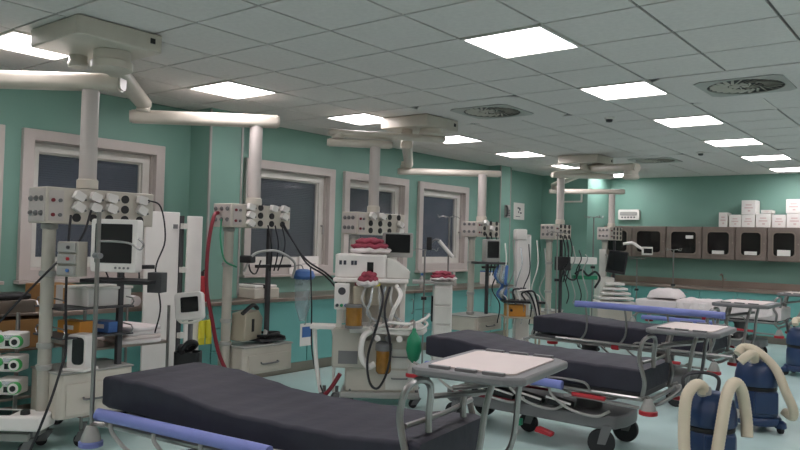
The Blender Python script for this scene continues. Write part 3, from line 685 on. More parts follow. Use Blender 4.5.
# small box displays left of the monitor
t = thing('monitor_module', 'small grey module rack with knobs left of the nearest monitor', 'module rack', (-4.86, 2.48, 1.24), .4)
B('rack_case', 'panel_grey', t, -.06, .1, 0, .1, 0, .24)
for k in range(3):
    m_ = B('module', 'light_grey', t, -.05, .09, -.02, 0, .01+.078*k, .075+.078*k)
    obj('connector', cyl(nb(), (.04, -.03, .045+.078*k), (.04, -.02, .045+.078*k), .012, n=10), ('blue_light', 'red', 'dark_grey')[k], m_)
t = thing('pump_device', 'small white upright device with glossy black front on the drawer box', 'device', (-4.93, 2.62, .575), .45)
obj('device_body', prism(nb(), rrect(0, .13, .15, .25, .03), 0, .12, lambda a, c, q: (a, q, c)), 'white', t, bevel=.006)
obj('black_front', prism(nb(), rrect(.015, .14, .09, .19, .03), -.006, .001, lambda a, c, q: (a, q, c)), 'screen', t)
B('device_foot', 'white', t, -.085, .085, -.03, .14, -.0, .02)
# ---- infusion pole in the corner bumper of the nearest stretcher
t = thing('infusion_pole', 'thin steel infusion pole with hook standing at the head corner of the nearest stretcher', 'infusion pole', (-2.82-1.03*cos(R(7.5))+.36*sin(R(7.5)), 2.61-1.03*sin(R(7.5))-.36*cos(R(7.5)), 0))
obj('pole', cyl(nb(), (0, 0, .5), (0, 0, 1.66), .012, n=12), 'tube_metal', t)
TB('hook_arm', 'tube_metal', t, [(0, 0, 1.5), (.1, .06, 1.5), (.16, .1, 1.49), (.2, .13, 1.46), (.22, .14, 1.49), (.2, .12, 1.52)], .006)
obj('clamp_knob', cyl(nb(), (-.03, 0, 1.42), (.03, 0, 1.42), .016, n=12), 'grey_plastic', t)
t['label'] = 'thin steel pole with a curled hook at the head of the nearest stretcher'
# ---- shelves behind the nearest pendant: tray rack with folded drapes
t = thing('tray_rack', 'low steel tray rack behind the nearest pendant carrying folded drapes', 'rack', (-5.42, 3.0, 0), 0)
for (x, y) in ((-.25, -.25), (.35, -.25), (-.25, .45), (.35, .45)): TB('leg', 'tube_metal', t, [(x, y, 0.1), (x, y, .98)], .012)
for z in (.2, .68): B('shelf', 'steel', t, -.26, .36, -.26, .46, z, z+.02)
for (x, y) in ((-.25, -.25), (.35, -.25), (-.25, .45), (.35, .45)): rack_caster(t, x, y, .045)
for k in range(4):
    z = .70+.032*k
    o = thing('folded_drape', ['bottom', 'second', 'third', 'top'][k]+' folded white drape of the pile on the tray rack', 'drape', (-5.25, 3.22, z), .1*k-.1, 'folded drapes on the tray rack')
    obj('cloth', prism(nb(), rrect(0, 0, .42, .36-.02*k, .05), 0, .031), 'white_cloth' if k != 1 else 'pinkwhite', o, bevel=.01)
# ---- trolley and boxes in front of the worktop at the left edge
t = thing('steel_trolley', 'steel trolley at the left edge with a brown box on its lower shelf', 'trolley', (-6.0, 2.55, 0))
for (x, y) in ((-.08, -.5), (.25, -.5), (-.08, .4), (.25, .4)): TB('leg', 'tube_metal', t, [(x, y, .08), (x, y, .9)], .013)
for z in (.25, .62, .89): B('shelf', 'steel', t, -.09, .26, -.52, .42, z, z+.02)
for (x, y) in ((-.06, -.48), (.23, -.48), (-.06, .38), (.23, .38)): rack_caster(t, x, y, .04)
t = thing('cardboard_box', 'brown cardboard box with a bright yellow label on the trolley shelf', 'box', (-5.86, 2.55, .64))
B('box_body', 'cardboard', t, -.14, .12, -.3, .3, 0, .22); B('yellow_label', 'yellow', t, .12, .124, .19, .27, .02, .2, bevel=0)
t = thing('instrument_box', 'grey steel box with black lid on the trolley at the left edge', 'box', (-5.9, 2.5, .91))
B('box_body', 'steel', t, -.13, .14, -.22, .22, 0, .1); B('lid', 'black', t, -.1, .12, -.2, .2, .1, .15, bevel=.02)
t = thing('cardboard_box', 'small brown cardboard box standing on the worktop behind the drapes', 'box', (-6.3, 3.1, .87))
B('box_body', 'cardboard', t, -.15, .15, -.15, .15, 0, .22); B('tape', 'light_grey', t, .15, .152, -.03, .03, 0, .22, bevel=0)
t = thing('white_box', 'white plastic box on the upper shelf behind the nearest post', 'box', (-5.1, 2.86, 1.013), .1)
B('box_body', 'white', t, -.16, .12, -.16, .2, 0, .12); B('lid', 'frame_white', t, -.17, .13, -.17, .21, .12, .14)
for k in range(3):
    o = thing('cloth_roll', ['left', 'middle', 'right'][k]+' white cloth roll on the worktop behind the nearest monitor', 'cloth roll', (-6.25, 3.4+.2*k, .92), 0, 'white rolls behind the monitor')
    obj('cloth', cyl(nb(), (-.15, 0, .0), (.15, 0, .0), .05, n=16), 'white_cloth', o)
t = thing('glove_box', 'orange glove box on the shelf of the nearest pendant', 'box', (-5.14, 2.72, .813), .2)
B('box_body', 'orange', t, -.12, .12, -.06, .06, 0, .09); B('box_opening', 'paper', t, -.05, .05, -.061, -.059, .03, .06, bevel=0)
t = thing('glove_box', 'blue glove box beside the orange one on the pendant shelf', 'box', (-5.08, 2.92, .813), .2)
B('box_body', 'blue_light', t, -.1, .1, -.06, .06, 0, .08); B('box_opening', 'paper', t, -.05, .05, -.061, -.059, .03, .06, bevel=0)
t = thing('glove_box', 'yellow box under the nearest monitor on the tray rack', 'box', (-5.1, 3.46, .96), .2)
bpy.data.objects.remove(t)
# ---- pump stack
t = thing('pump_stand', 'steel pump stand at the left edge below the pale pumps', 'stand', (-5.36, 2.34, 0), FA)
for (x, y) in ((-.22, -.1), (.2, -.1), (-.22, .14), (.2, .14)): rack_caster(t, x, y, .04)
B('base_frame', 'light_grey', t, -.26, .24, -.14, .18, .1, .15); obj('pole', cyl(nb(), (0, .14, .15), (0, .14, .95), .015), 'tube_metal', t)
for k in range(3):
    for q in range(2):
        o = thing('syringe_pump', ['lowest', 'middle', 'top'][k]+[' left', ' right'][q]+' pale pump with green knob in the stack at the left edge', 'pump', (-5.36+(-.14+.2*q)*cos(FA)+.03*sin(FA), 2.34+(-.14+.2*q)*sin(FA)-.03*cos(FA), .4+.16*k), FA, 'syringe pumps stacked at the left edge')
        B('pump_case', 'white', o, -.09, .07, -.05, .1, 0, .11, bevel=.012)
        obj('green_knob', cyl(nb(), (-.065, -.07, .07), (-.065, -.05, .07), .028), 'green_bright', o)
        obj('syringe', cyl(nb(), (-.03, -.065, .085), (.06, -.065, .085), .014), 'clear_plastic', o)
        obj('pump_display', bb(nb(), -.03, .05, -.052, -.049, .02, .06), 'screen', o)
        kr = obj('knob_ring', cyl(nb(), (.055, -.085, .055), (.055, -.05, .055), .042), 'green_bright' if q else 'white', o)
        obj('knob_rim', cyl(nb(), (.055, -.09, .055), (.055, -.084, .055), .036), 'white', kr); obj('knob_centre', cyl(nb(), (.055, -.096, .055), (.055, -.089, .055), .02), 'black', kr)
t = thing('control_unit', 'flat pale control unit with a round black dial below the pump stack', 'control unit', (-5.15, 2.3, .2), FA)
B('unit_body', 'white', t, -.22, .24, -.1, .13, 0, .1, bevel=.015); obj('dial', lathe(nb(), [(.032, .1), (.03, .125), (.02, .13)], (.1, -.02, 0)), 'black', t); B('window', 'screen', t, -.16, .02, -.07, .06, .1, .104, bevel=0)
# ---- white partition behind the nearest stretcher
t = thing('folding_screen', 'tall white two-panel partition behind the nearest stretcher', 'screen', (-5.72, 4.0, 0), 0)
a0 = math.atan2(.2, .25)
b = nb(); prism(b, [(-.08, -.32), (-.02, -.01), (-.05, 0), (-.11, -.31)], .08, 1.75); obj('screen_panel', b, 'white', t, bevel=.006)
b = nb(); prism(b, [(.03, .04), (.08, .17), (.05, .18), (.0, .05)], .08, 1.72); obj('screen_panel', b, 'white', t, bevel=.006)
obj('dark_post', cyl(nb(), (-.03, .02, .06), (-.03, .02, 1.72), .022), 'dark_grey', t)
for (x, y) in ((-.08, -.28), (-.02, .02), (.07, .17)):
    o = obj('foot', bb(nb(), x-.18, x+.02, y-.02, y+.02, .04, .07), 'light_grey', t)
    for q in (x-.16, x): obj('wheel', cyl(nb(), (q, y-.012, .022), (q, y+.012, .022), .022, n=14), 'rubber', o)
for z in (.6, 1.2, 1.6): obj('hinge', bb(nb(), -.05, .03, -.0, .06, z, z+.05), 'frame_white', t)
obj('square_tag', bb(nb(), -.03, -.018, -.07, -.03, 1.6, 1.64), 'grey_plastic', t)
# ---- vital signs monitor on rolling stand
t = thing('vital_signs_monitor', 'small tilted white monitor on a rolling pole behind the nearest stretcher', 'monitor', (-4.92, 3.54, 0), FA)
obj('pole', cyl(nb(), (0, .04, .08), (0, .04, 1.0), .02), 'grey_plastic', t)
c = obj('monitor_case', prism(nb(), rrect(0, 0, .22, .22, .03), -.04, .05, lambda a, c, q: (a, q, c)), 'white', t, loc=(0, 0, .98), bevel=.008); c.rotation_euler = (-.15, -.12, 0)
obj('screen_glass', prism(nb(), rrect(0.01, .01, .14, .12, .01), -.045, -.039, lambda a, c, q: (a, q, c)), 'screen', c)
TB('monitor_handle', 'frame_white', c, [(-.1, 0, -.1), (-.05, -.03, -.13), (.05, -.03, -.13), (.1, 0, -.1)], .01)
b = nb(); frame(b, rrect(0, 0, .2, .16, .04), rrect(0, 0, .18, .14, .03), .46, .62); prism(b, rrect(0, 0, .19, .15, .04), .45, .462); obj('basket', b, 'black', t)
TB('coiled_cuff', 'black', t, [(-.05, -.04, .62), (.02, -.06, .7), (.06, 0, .68), (0, .03, .63), (-.06, -.02, .66), (-.02, -.07, .6)], .022)
for k in range(5):
    a = 2*pi*k/5; o = TB('base_leg', 'grey_plastic', t, [(0, .04, .1), (.12*cos(a), .04+.12*sin(a), .09), (.24*cos(a), .04+.24*sin(a), .07)], .015)
    obj('wheel', cyl(nb(), (.24*cos(a), .03+.24*sin(a), .03), (.24*cos(a), .05+.24*sin(a), .03), .03, n=14), 'rubber', o)
# ---- extinguisher, gloves, worktop items by the red hose
t = thing('fire_extinguisher', 'red fire extinguisher on the worktop in front of the near pillar', 'fire extinguisher', (-6.2, 4.6, .87))
obj('cylinder', lathe(nb(), [(.05, 0), (.058, .01), (.058, .2), (.04, .25), (.015, .265)]), 'red', t)
obj('valve', lathe(nb(), [(.018, .262), (.018, .3), (.01, .31)]), 'black', t); TB('lever', 'black', t, [(0, 0, .3), (.03, 0, .32), (.07, 0, .31)], .008); TB('hose', 'black', t, [(0, 0, .28), (-.05, .02, .25), (-.065, .02, .12)], .01)
t = thing('glove_pair', 'yellow rubber gloves hanging beside the dark red hose', 'gloves', (-5.6, 4.2, .6))
for s in (-1, 1):
    o = obj('glove', tube(nb(), [(0, s*.03, .16), (.0, s*.035, .08), (.01, s*.04, .0)], .03, 10), 'yellow', t)
    for k in range(4): obj('finger', tube(nb(), [(.01, s*.04-.024+.016*k, .0), (.012, s*.04-.026+.017*k, -.06)], .008, 6), 'yellow', o)
TB('hanging_wire', 'tube_metal', t, [(0, -.03, .16), (0, 0, .2), (0, .03, .16)], .004)
o = thing('suction_machine', 'beige bedside machine with dark strap on the worktop left of the second drawer box', 'machine', (-6.28, 5.35, .87))
B('machine_body', 'cream', o, -.2, .2, -.16, .2, 0, .12, bevel=.015); B('machine_top', 'white', o, -.18, .18, -.14, .18, .12, .15, bevel=.01); B('strap', 'black', o, -.205, .205, -.02, .05, -.001, .155, bevel=0)
t = thing('beige_case', 'beige device case with a black stripe leaning under the dark straps', 'case', (-5.5, 4.6, .56), .3)
c = obj('case_body', prism(nb(), [(-.14, 0), (.16, 0), (.18, .2), (.1, .28), (-.12, .26)], -.08, .08, lambda a, z, q: (q, a, z)), 'beige_metal', t, bevel=.01)
obj('stripe', bb(nb(), .08, .084, -.02, .02, .08, .2), 'black', t); TB('carry_strap', 'black', t, [(.05, -.14, .26), (.07, 0, .33), (.05, .12, .29)], .02)
t = thing('keyboard_pile', 'pile of black cables and a dark keyboard on the second drawer box', 'keyboard', (-5.48, 4.84, .515))
B('keyboard', 'dark_grey', t, -.12, .12, -.16, .16, .02, .045)
kb = nb()
for i in range(4):
    for j in range(10): bb(kb, -.09+.045*i, -.055+.045*i, -.145+.03*j, -.122+.03*j, .045, .052)
obj('keys', kb, 'black', t); TB('coiled_cable', 'black', t, [(-.1, -.15, .06), (.1, -.1, .08), (.08, .1, .09), (-.08, .12, .08), (-.06, -.08, .09), (.06, 0, .1), (.12, .14, .05)], .014)
TB('grey_tube', 'light_grey', t, [(-.1, .1, .08), (0, 0, .13), (.1, -.1, .08)], .02)
t = thing('wall_bracket', 'black cable bracket clamped to the pale post of the red hose pendant', 'bracket', (-5.4, 4.47, 1.3), .3)
B('bracket_body', 'black', t, -.02, .1, -.05, .05, 0, .07, bevel=.012); TB('hanging_loop', 'black', t, [(.05, 0, .0), (.06, .03, -.08), (.06, .12, -.1), (.06, .2, .02)], .008)
t = thing('suction_jar', 'clear jar of tubing with a blue cap hanging by the second drawer box', 'jar', (-5.4, 5.25, .8))
obj('bag_film', lathe(nb(), [(.03, -.1), (.08, .05), (.09, .3), (.07, .36), (.05, .37)], n=14), 'clear_plastic', t); obj('blue_top', lathe(nb(), [(.1, .33), (.12, .36), (.1, .41), (.04, .43)], n=14), 'blue_light', t)
TB('hanging_hook', 'tube_metal', t, [(0, 0, .42), (-.02, -.02, .47), (-.02, -.12, .46), (0, -.2, .455)], .006)
t['label'] = 'clear plastic bag with blue top hanging right of the second drawer box'; t['category'] = 'bag'; t.name = 'plastic_bag'
t = thing('paper_sheet', 'white paper sheets propped on the sill of the second window', 'paper', (-6.6, 6.5, 1.1))
c = B('front_sheet', 'paper', t, 0, .004, -.17, .17, .0, .22, bevel=0); obj('printed_lines', bb(nb(), .004, .005, -.12, .12, .12, .125), 'ink', c)
B('rear_sheet', 'paper', t, -.03, -.026, -.3, .0, .0, .2, bevel=0)
# ---- anaesthesia machine in front of the third column
t = thing('anaesthesia_machine', 'large white anaesthesia machine with amber canisters between the first two stretchers', 'anaesthesia machine', (-4.37, 5.23, 0), FA)
B('lower_cabinet', 'cream', t, -.3, .36, .0, .5, .13, .62, bevel=.02)
B('base', 'light_grey', t, -.34, .4, -.04, .54, .08, .14, bevel=.015)
for (x, y) in ((-.28, 0), (.34, 0), (-.28, .5), (.34, .5)): rack_caster(t, x, y, .035)
for k in range(2):
    d = B('drawer', 'frame_white', t, .08, .34, -.012, .0, .16+.2*k, .34+.2*k); TB('drawer_handle', 'grey_plastic', d, [(.14, -.012, .27+.2*k), (.15, -.035, .27+.2*k), (.27, -.035, .27+.2*k), (.28, -.012, .27+.2*k)], .007, 6, 3)
B('side_module', 'panel_grey', t, -.42, -.12, -.06, .3, .36, .72, bevel=.015)
B('side_module_panel', 'grey_plastic', t, -.36, -.18, -.068, -.058, .4, .52, bevel=.004)
wsf = obj('work_surface', prism(nb(), [(-.26, -.1), (.3, -.2), (.42, -.12), (.46, .1), (.42, .45), (-.28, .45)], .69, .74), 'white', t, bevel=.012)
obj('surface_rim', tube(nb(), [(-.26, -.1, .745), (.3, -.2, .745), (.42, -.12, .76), (.46, .1, .77), (.42, .4, .78)], .012), 'frame_white', wsf)
TB('push_handle', 'white', t, [(-.05, -.12, .72), (.1, -.2, .8), (.3, -.22, .8), (.42, -.16, .84), (.47, -.12, .88)], .014)
for (x, y) in ((-.37, .05), (.22, .05), (-.37, .4), (.22, .4)): B('upright', 'frame_white', t, x-.025, x+.025, y-.02, y+.02, .72, 1.15)
B('back_panel', 'panel_grey', t, -.34, .22, .38, .42, .72, 1.15)
B('upper_shelf', 'white', t, -.43, .27, -.05, .45, 1.15, 1.19, bevel=.012)
v = obj('ventilator_unit', prism(nb(), rrect(-.18, .22, .48, .44, .04), 1.19, 1.41), 'white', t, bevel=.015)
for k, xx in enumerate((-.38, -.34, -.27, -.24)): B('panel_mark', 'ink', v, xx, xx+.025, -.003, .0, 1.31, 1.35, bevel=0)
B('dark_display', 'screen', v, -.12, -.06, -.004, .0, 1.24, 1.34, bevel=.002)
obj('sloped_cover', prism(nb(), [(.06, 1.19), (.28, 1.19), (.28, 1.26), (.12, 1.38), (.06, 1.38)], .02, .4, lambda a, z, q: (a, q, z)), 'frame_white', t, bevel=.01)
g_ = B('flow_panel', 'white', t, -.41, -.27, -.09, -.04, .9, 1.14, bevel=.01)
obj('gauge', cyl(nb(), (-.34, -.1, 1.07), (-.34, -.088, 1.07), .035), 'dark_grey', g_)
for k in range(3): obj('flow_knob', cyl(nb(), (-.38+.04*k, -.115, .94), (-.38+.04*k, -.088, .94), .015, n=12), ('ink', 'green', 'blue_light')[k], g_)
for k in range(2):
    vp = B('vaporiser', 'beige_metal', t, -.24+.15*k, -.13+.15*k, -.08, .06, .94, 1.12, bevel=.015); obj('vaporiser_dial', lathe(nb(), [(.045, 1.12), (.045, 1.145), (.03, 1.15)], (-.185+.15*k, -.01, 0)), ('dark_red', 'yellow')[k], vp)
c = obj('absorber_canister', lathe(nb(), [(.06, .74), (.075, .76), (.075, .93), (.06, .94)], (-.22, -.14, 0)), 'amber', t)
for z in (.74, .93): obj('canister_collar', lathe(nb(), [(.082, z), (.082, z+.025)], (-.22, -.14, 0)), 'grey_plastic', c)
c = obj('absorber_canister', lathe(nb(), [(.055, .33), (.07, .35), (.07, .54), (.055, .56)], (.06, -.1, 0)), 'amber', t)
obj('canister_collar', lathe(nb(), [(.078, .54), (.078, .6), (.05, .62)], (.06, -.1, 0)), 'grey_plastic', c)
TB('white_elbow_tube', 'white', t, [(-.06, -.14, .72), (-.13, -.18, .66), (-.14, -.18, .5), (-.08, -.17, .4), (-.02, -.15, .42)], .028, 12)
obj('green_bag', lathe(nb(), [(.012, .46), (.05, .5), (.07, .58), (.06, .68), (.02, .74), (.015, .77)], (.33, -.28, 0), 18), 'green', t)
TB('bag_arm', 'tube_metal', t, [(.33, -.28, .77), (.33, -.25, .82), (.31, -.15, .82), (.28, -.05, .76)], .012)
TB('breathing_hose', 'hose_black', t, [(.02, -.1, 1.13), (.04, -.18, 1.0), (.0, -.2, .8), (-.08, -.22, .5), (-.06, -.24, .28), (.02, -.24, .22), (.1, -.24, .38), (.12, -.22, .6), (.06, -.2, .9), (.1, -.1, 1.12)], .011)
for k in range(6):
    x = -.12+.06*k
    TB('clear_tube', 'clear_plastic' if k % 2 else 'light_grey', t, [(x, -.1, 1.12), (x-.03+.02*(k % 3), -.17, 1.0), (x+.04*(-1)**k, -.16, .88), (x+.05, -.14, .8), (x+.02, -.1, .75)], .012)
TB('corrugated_hose', 'white', t, [(.1, -.12, .78), (.14, -.2, .92), (.2, -.16, 1.05), (.16, -.06, 1.13)], .02, 10)
for k in range(4):
    obj('surface_fitting', cyl(nb(), (.0+.1*k, -.16-.01*k, .66), (.0+.1*k, -.19-.01*k, .66), .028), ('white', 'grey_plastic')[k % 2], t)
scn = thing('patient_monitor', 'black-screened monitor on top of the anaesthesia machine behind the red cloth', 'monitor', (-4.37+.16*cos(FA)-.3*sin(FA), 5.23+.16*sin(FA)+.3*cos(FA), 1.385), FA)
screen(scn, .3, .24, .06, 'light_grey', .0, .0)
def cloth_pile(name, label, loc, rz, sx, sy, h, seed):
    t = thing(name, label, 'cloth', loc, rz)
    for k, (m, f_) in enumerate((('white_cloth', 1.0), ('red_cloth', .9), ('red_cloth', .7))):
        b = nb(); random.seed(seed+k)
        bmesh.ops.create_uvsphere(b, u_segments=20, v_segments=10, radius=1)
        for v in b.verts:
            a = math.atan2(v.co.y, v.co.x); q = 1+.12*sin(3*a+seed+k)+.07*sin(7*a+k)
            v.co = Vector((v.co.x*sx*f_*q, v.co.y*sy*f_*q, max(0, v.co.z*.5+.5)*h*(.45)+k*h*.26+.01*sin(9*v.co.x+5*v.co.y)))
        obj('cloth_layer', b, m, t, ang=80)
    return t
L_ = lambda x, y, z: (-4.37+x*cos(FA)-y*sin(FA), 5.23+x*sin(FA)+y*cos(FA), z)
cloth_pile('red_cloth', 'crumpled red and white cloth on top of the anaesthesia machine', L_(-.1, .2, 1.41), FA, .2, .14, .16, 3)
cloth_pile('red_cloth', 'rolled red and white cloth hanging in front of the anaesthesia machine shelf', L_(-.1, -.12, 1.12), FA, .1, .05, .14, 5)
for k, (x, lab) in enumerate(((.05, 'left'), (.2, 'right'))):
    o = thing('folded_towel', lab+' folded pinkish towel on the anaesthesia machine work surface', 'towel', L_(x, -.0, .742), FA+.2*k, 'towels on the anaesthesia machine')
    obj('cloth', prism(nb(), rrect(0, 0, .14, .2, .03), 0, .025), 'pinkwhite', o, bevel=.008)
# white frame stand left of the machine
t = thing('stand', 'white A-shaped wheeled stand left of the anaesthesia machine', 'stand', L_(-.53, .1, 0), FA)
TB('front_leg', 'white', t, [(-.07, 0, .7), (-.05, 0, .4), (.0, 0, .1)], .02); TB('rear_leg', 'white', t, [(-.07, .0, .7), (.1, .02, .68), (.12, .02, .1)], .016)
B('stand_top', 'white', t, -.11, .13, -.08, .1, .7, .74, bevel=.01); 
for x in (0, .12): rack_caster(t, x, 0.01, .035)
# ---- cart with red cloth and poles behind the machine
t = thing('equipment_cart', 'slim white cart carrying a red cloth behind the anaesthesia machine', 'cart', (-4.95, 7.0, 0), FA)
B('cart_body', 'white', t, -.05, .17, 0, .35, .12, 1.05, bevel=.02); B('cart_shelf', 'light_grey', t, -.3, .17, -.02, .37, 1.05, 1.08)
for k in range(4): B('drawer', 'frame_white', t, -.04, .16, -.012, 0, .15+.22*k, .35+.22*k)
B('side_slot', 'black', t, -.07, -.05, .1, .25, .6, .9)
for (x, y) in ((-.02, .04), (.15, .04), (-.02, .32), (.15, .32)): rack_caster(t, x, y, .04)
cloth_pile('red_cloth', 'red cloth lying on the slim white cart', (-4.98, 7.12, 1.083), FA, .16, .12, .12, 8)
def drip_stand(label, loc, h, arms=4, bag=False):
    t = thing('drip_stand', label, 'drip stand', (*loc, 0), FA, 'drip stands'); br = .19
    obj('pole', cyl(nb(), (0, 0, .08), (0, 0, h), .011, n=10), 'tube_metal', t)
    for k in range(arms):
        a = k*2*pi/arms+.3; TB('hook', 'tube_metal', t, [(0, 0, h), (.1*cos(a), .1*sin(a), h+.01), (.14*cos(a), .14*sin(a), h-.01), (.16*cos(a), .16*sin(a), h+.03)], .005, 6, 4)
    for k in range(5):
        a = 2*pi*k/5; o = TB('base_leg', 'tube_metal', t, [(0, 0, .09), (.1*cos(a), .1*sin(a), .08), (br*cos(a), br*sin(a), .055)], .012)
        obj('wheel', cyl(nb(), (br*cos(a), br*sin(a)-.01, .025), (br*cos(a), br*sin(a)+.01, .025), .025, n=12), 'rubber', o)
    obj('pole_clamp', cyl(nb(), (-.03, 0, h*.62), (.03, 0, h*.62), .02, n=10), 'black', t)
    return t
drip_stand('thin drip stand in front of the fourth window, right of the anaesthesia machine', (-5.23, 7.6), 1.86)
drip_stand('short drip stand with a pale lamp arm right of the anaesthesia machine', (-4.95, 6.72), 1.45, 2)
drip_stand('drip stand between the fourth and fifth columns', (-4.55, 9.25), 1.72)
drip_stand('dark-topped drip stand beside the farthest pendant', (-4.55, 10.45), 1.98)
drip_stand('drip stand at the head of the far white stretcher, left one', (-4.45, 12.0), 1.36)
drip_stand('drip stand with a small clear bag at the head of the far white stretcher', (-3.95, 12.3), 1.52)
t = thing('exam_lamp', 'pale tube lamp tilted on a black joint before the fourth window', 'lamp', (-4.9, 6.78, 1.4), FA)
obj('lamp_tube', cyl(nb(), (.08, 0, .16), (.24, 0, -.02), .022), 'white', t); B('lamp_joint', 'black', t, -.06, .0, -.03, .03, .05, .2, bevel=.01); TB('lamp_link', 'grey_plastic', t, [(-.02, 0, .12), (.04, 0, .17), (.09, 0, .16)], .012)
# ---- fourth column equipment
t = thing('patient_monitor', 'grey-cased monitor with narrow dark screen on the fourth column', 'monitor', (-5.0, 8.3, 1.3), .9)
screen(t, .2, .3, .16, 'light_grey'); B('monitor_shelf', 'dark_grey', t, -.22, .2, -.02, .24, -.03, 0)
t = thing('ventilator', 'tall white narrow ventilator column right of the dark monitor', 'ventilator', (-4.82, 8.8, 0), FA)
B('column_body', 'white', t, -.1, .1, 0, .2, .2, 1.68, bevel=.02); B('column_head', 'white', t, -.12, .04, -.02, .2, 1.6, 1.75, bevel=.02); B('column_slot', 'grey_plastic', t, -.04, .04, -.006, 0, .9, .96, bevel=0)
for (x, y) in ((-.1, 0), (.1, 0), (0, .2)): rack_caster(t, x, y, .06)
B('column_base', 'light_grey', t, -.14, .14, -.04, .24, .15, .21)
for k in range(5):
    cable(['first', 'second', 'third', 'fourth', 'fifth'][k]+' blue-grey tube in the tangle below the dark narrow monitor', [(-4.95+.03*k, 8.38, 1.26), (-4.98+.04*k, 8.33, 1.12-.02*k), (-4.92+.03*(k % 2), 8.42+.03*k, 1.0), (-4.98+.03*k, 8.4, .88), (-4.93, 8.46+.02*k, .8)], .02, ('blue_light', 'clear_plastic', 'light_grey', 'clear_plastic', 'blue_light')[k], 'breathing_tube', 'tube', 'tube tangle on the fourth column')
t = thing('equipment_cart', 'wheeled cart with a wooden box and dark tray in front of the fourth column', 'cart', (-4.86, 8.62, 0), FA)
t.location = (-4.62, 8.45, 0)
for (x, y) in ((-.2, 0), (.22, 0), (-.2, .25), (.22, .25)):
    TB('leg', 'beige_metal', t, [(x, y, .12), (x, y, .78)], .014); rack_caster(t, x, y, .06)
for z in (.2, .58): B('shelf', 'beige_metal', t, -.24, .26, -.03, .28, z, z+.02)
B('top_tray', 'black', t, -.26, .28, -.05, .3, .78, .81)
t = thing('wooden_box', 'yellow-brown box with a black knob on the cart shelf by the fourth column', 'box', (-4.72, 8.42, .602), FA)
B('box_body', 'orange', t, -.12, .14, 0, .2, 0, .15); obj('knob', cyl(nb(), (-.05, -.02, .08), (-.05, 0, .08), .018), 'black', t)
for k in range(4):
    cable(['first', 'second', 'third', 'fourth'][k]+' pale hose looping over the cart at the fourth column', [(-4.78+.08*k, 8.36, .83), (-4.74+.06*k, 8.3, .98-.02*k), (-4.6+.05*k, 8.38, .95), (-4.5+.03*k, 8.42, .84), (-4.42+.02*k, 8.42, .6), (-4.48+.03*k, 8.44, .4)], .012, ('light_grey', 'hose_black', 'white', 'hose_black')[k], 'hose', 'hose', 'hoses over the cart at the fourth column')
t = thing('red_bag', 'dark red folded mat on the floor behind the second stretcher', 'mat', (-4.9, 7.95, 0), .5)
obj('mat_body', prism(nb(), rrect(0, 0, .7, .35, .06), 0, .09), 'dark_red', t, bevel=.02); B('mat_strap', 'black', t, -.02, .02, -.176, .176, 0, .092, bevel=0)
t.name = 'folded_mat'
# white things on worktop under windows 3,4
for k in range(6):
    o = thing('supply_bottle', ['white', 'grey', 'white', 'blue-capped', 'white', 'grey'][k]+' small bottle on the worktop under the windows, '+['nearest of the row', 'second nearest of the row', 'third nearest', 'third farthest', 'second farthest', 'farthest of the row'][k], 'bottle', (-6.35, 7.3+.42*k, .87), 0, 'bottles on the window worktop')
    obj('bottle_body', lathe(nb(), [(.035, 0), (.038, .01), (.038, .13), (.015, .16), (.015, .18)]), ('white', 'light_grey')[k % 2], o); obj('bottle_cap', lathe(nb(), [(.018, .18), (.018, .21)]), 'blue_light' if k == 3 else 'white', o)
# ---- fifth and sixth column equipment, far anaesthesia machine
t = thing('equipment_module', 'black boxy module clamped on the fifth column', 'module', (-4.75, 9.85, 1.18), FA)
B('module_body', 'black', t, -.1, .12, 0, .12, 0, .2, bevel=.01); B('module_shelf', 'white', t, .1, .5, .0, .14, .1, .2, bevel=.01); TB('module_cable', 'hose_black', t, [(.0, -.01, .05), (.06, -.05, -.1), (.18, -.04, -.12), (.25, -.01, .08)], .012)
t = thing('supply_tray', 'teal and dark tray of tubing hanging right of the fifth column', 'tray', (-4.6, 10.15, 1.05), FA)
B('tray_body', 'green', t, -.1, .25, 0, .14, 0, .06, bevel=.01); TB('tray_tubing', 'hose_black', t, [(-.1, -.02, .08), (0, -.04, .14), (.1, -.02, .06), (.2, -.03, .12), (.28, 0, .02), (.2, -.02, -.12)], .016)
t = thing('anaesthesia_machine', 'far anaesthesia machine with a tilted black monitor and stacked pale trays', 'anaesthesia machine', (-4.55, 11.3, 0), FA)
B('lower_cabinet', 'cream', t, -.26, .3, 0, .5, .12, .62, bevel=.02)
for (x, y) in ((-.24, .02), (.28, .02), (-.24, .48), (.28, .48)): rack_caster(t, x, y, .05)
for k in range(5):
    xx = -.02*k
    obj('stacked_tray', prism(nb(), [(-.26+.03*k, -.06), (.34-.05*k, -.1), (.36-.05*k, .3), (-.26+.03*k, .4)], .63+.075*k, .67+.075*k), 'white', t, bevel=.012)
B('machine_body', 'frame_white', t, -.22, .02, .05, .4, .62, 1.05, bevel=.02)
B('machine_column', 'frame_white', t, -.2, -.12, .1, .2, 1.0, 1.5)
c = obj('monitor', prism(nb(), rrect(0, 0, .3, .36, .015), -.03, .03, lambda a, c, q: (a, q, c)), 'black', t, loc=(.02, -.05, 1.3), bevel=.006); c.rotation_euler = (-.15, .12, -.5)
obj('screen_glass', prism(nb(), rrect(0, .01, .26, .3, .01), -.034, -.029, lambda a, c, q: (a, q, c)), 'screen', c)
TB('monitor_bracket', 'light_grey', t, [(-.16, .15, 1.45), (-.1, .1, 1.4), (.02, .0, 1.3)], .02)
t = thing('arm_monitor', 'white jointed arm with small monitor on the sixth column', 'monitor', (-4.82, 12.45, 1.5), FA)
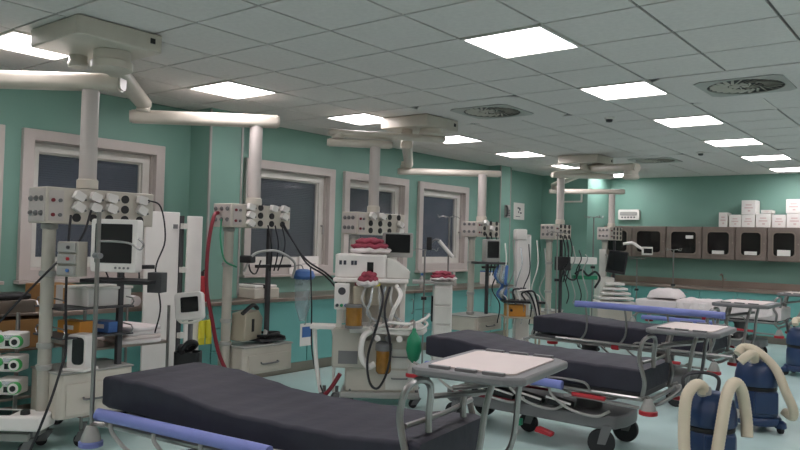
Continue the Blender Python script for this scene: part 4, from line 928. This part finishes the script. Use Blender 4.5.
TB('jointed_arm', 'white', t, [(-.05, 0, .1), (.1, -.05, .12), (.2, -.1, .05), (.32, -.12, .0)], .025); B('small_case', 'white', t, .24, .42, -.16, -.1, -.08, .06, bevel=.01); B('case_front', 'screen', t, .26, .4, -.165, -.159, -.05, .03, bevel=0)
t = thing('paper_towel_holder', 'white cleaning trolley part behind the third stretcher', 'trolley', (-5.1, 9.6, 0), FA)
bpy.data.objects.remove(t)
t = thing('sharps_box', 'small white box on the worktop between the fourth window and the far pillar', 'box', (-6.35, 10.4, .87))
B('box_body', 'white', t, -.1, .1, -.1, .1, 0, .2); B('lid', 'blue_light', t, -.1, .1, -.1, .1, .2, .22)
t = thing('worktop_tap', 'steel mixer tap on the far worktop above the white bed', 'tap', (-3.55, 13.75, .875))
TB('tap_spout', 'steel', t, [(0, 0, 0), (0, 0, .18), (0, -.06, .24), (0, -.16, .22)], .012); TB('tap_lever', 'steel', t, [(0, 0, .12), (.06, 0, .16)], .008)
# items on the lower deck of the third stretcher
for k, (x, lab) in enumerate(((-3.28, 'left'), (-3.0, 'middle'), (-2.7, 'right'))):
    o = thing('plastic_bundle', lab+' crumpled white plastic bundle on the base of the third stretcher', 'bundle', (x, 7.32, .317), .4*k, 'bundles under the third stretcher')
    b = nb(); bmesh.ops.create_icosphere(b, subdivisions=3, radius=.1)
    for v in b.verts: v.co *= 1+.16*sin(31*v.co.x+7*k)*sin(27*v.co.y)+.1*sin(40*v.co.z); v.co.z = max(v.co.z*.6+.05, 0)
    obj('bundle_film', b, 'white_cloth', o, ang=20)
# more tubing around the fourth and fifth columns
random.seed(21)
for k in range(7):
    x0 = -5.0+.09*k; y0 = 8.4+.05*k
    cable(['first', 'second', 'third', 'fourth', 'fifth', 'sixth', 'seventh'][k]+' thin line counted from the left in the tangle right of the fourth column', [(x0, y0, 1.5+.05*(k % 3)), (x0+.05, y0-.05, 1.2+.08*(k % 2)), (x0-.04, y0-.04, .95), (x0+.1, y0-.07, .75+.05*(k % 3)), (x0+.04, y0-.02, .5)], .008, ('hose_black', 'white', 'light_grey', 'clear_plastic')[k % 4], 'cable', 'cable', 'thin lines right of the fourth column')
for k in range(4):
    x0 = -4.72+.07*k; y0 = 9.9+.06*k
    cable(['first', 'second', 'third', 'fourth'][k]+' thin line counted from the left hanging beside the fifth column', [(x0, y0, 1.6-.06*k), (x0+.06, y0-.05, 1.35), (x0-.03, y0-.02, 1.15), (x0+.07, y0-.05, .85), (x0+.02, y0, .7)], .009, ('hose_black', 'light_grey')[k % 2], 'cable', 'cable', 'thin lines beside the fifth column')
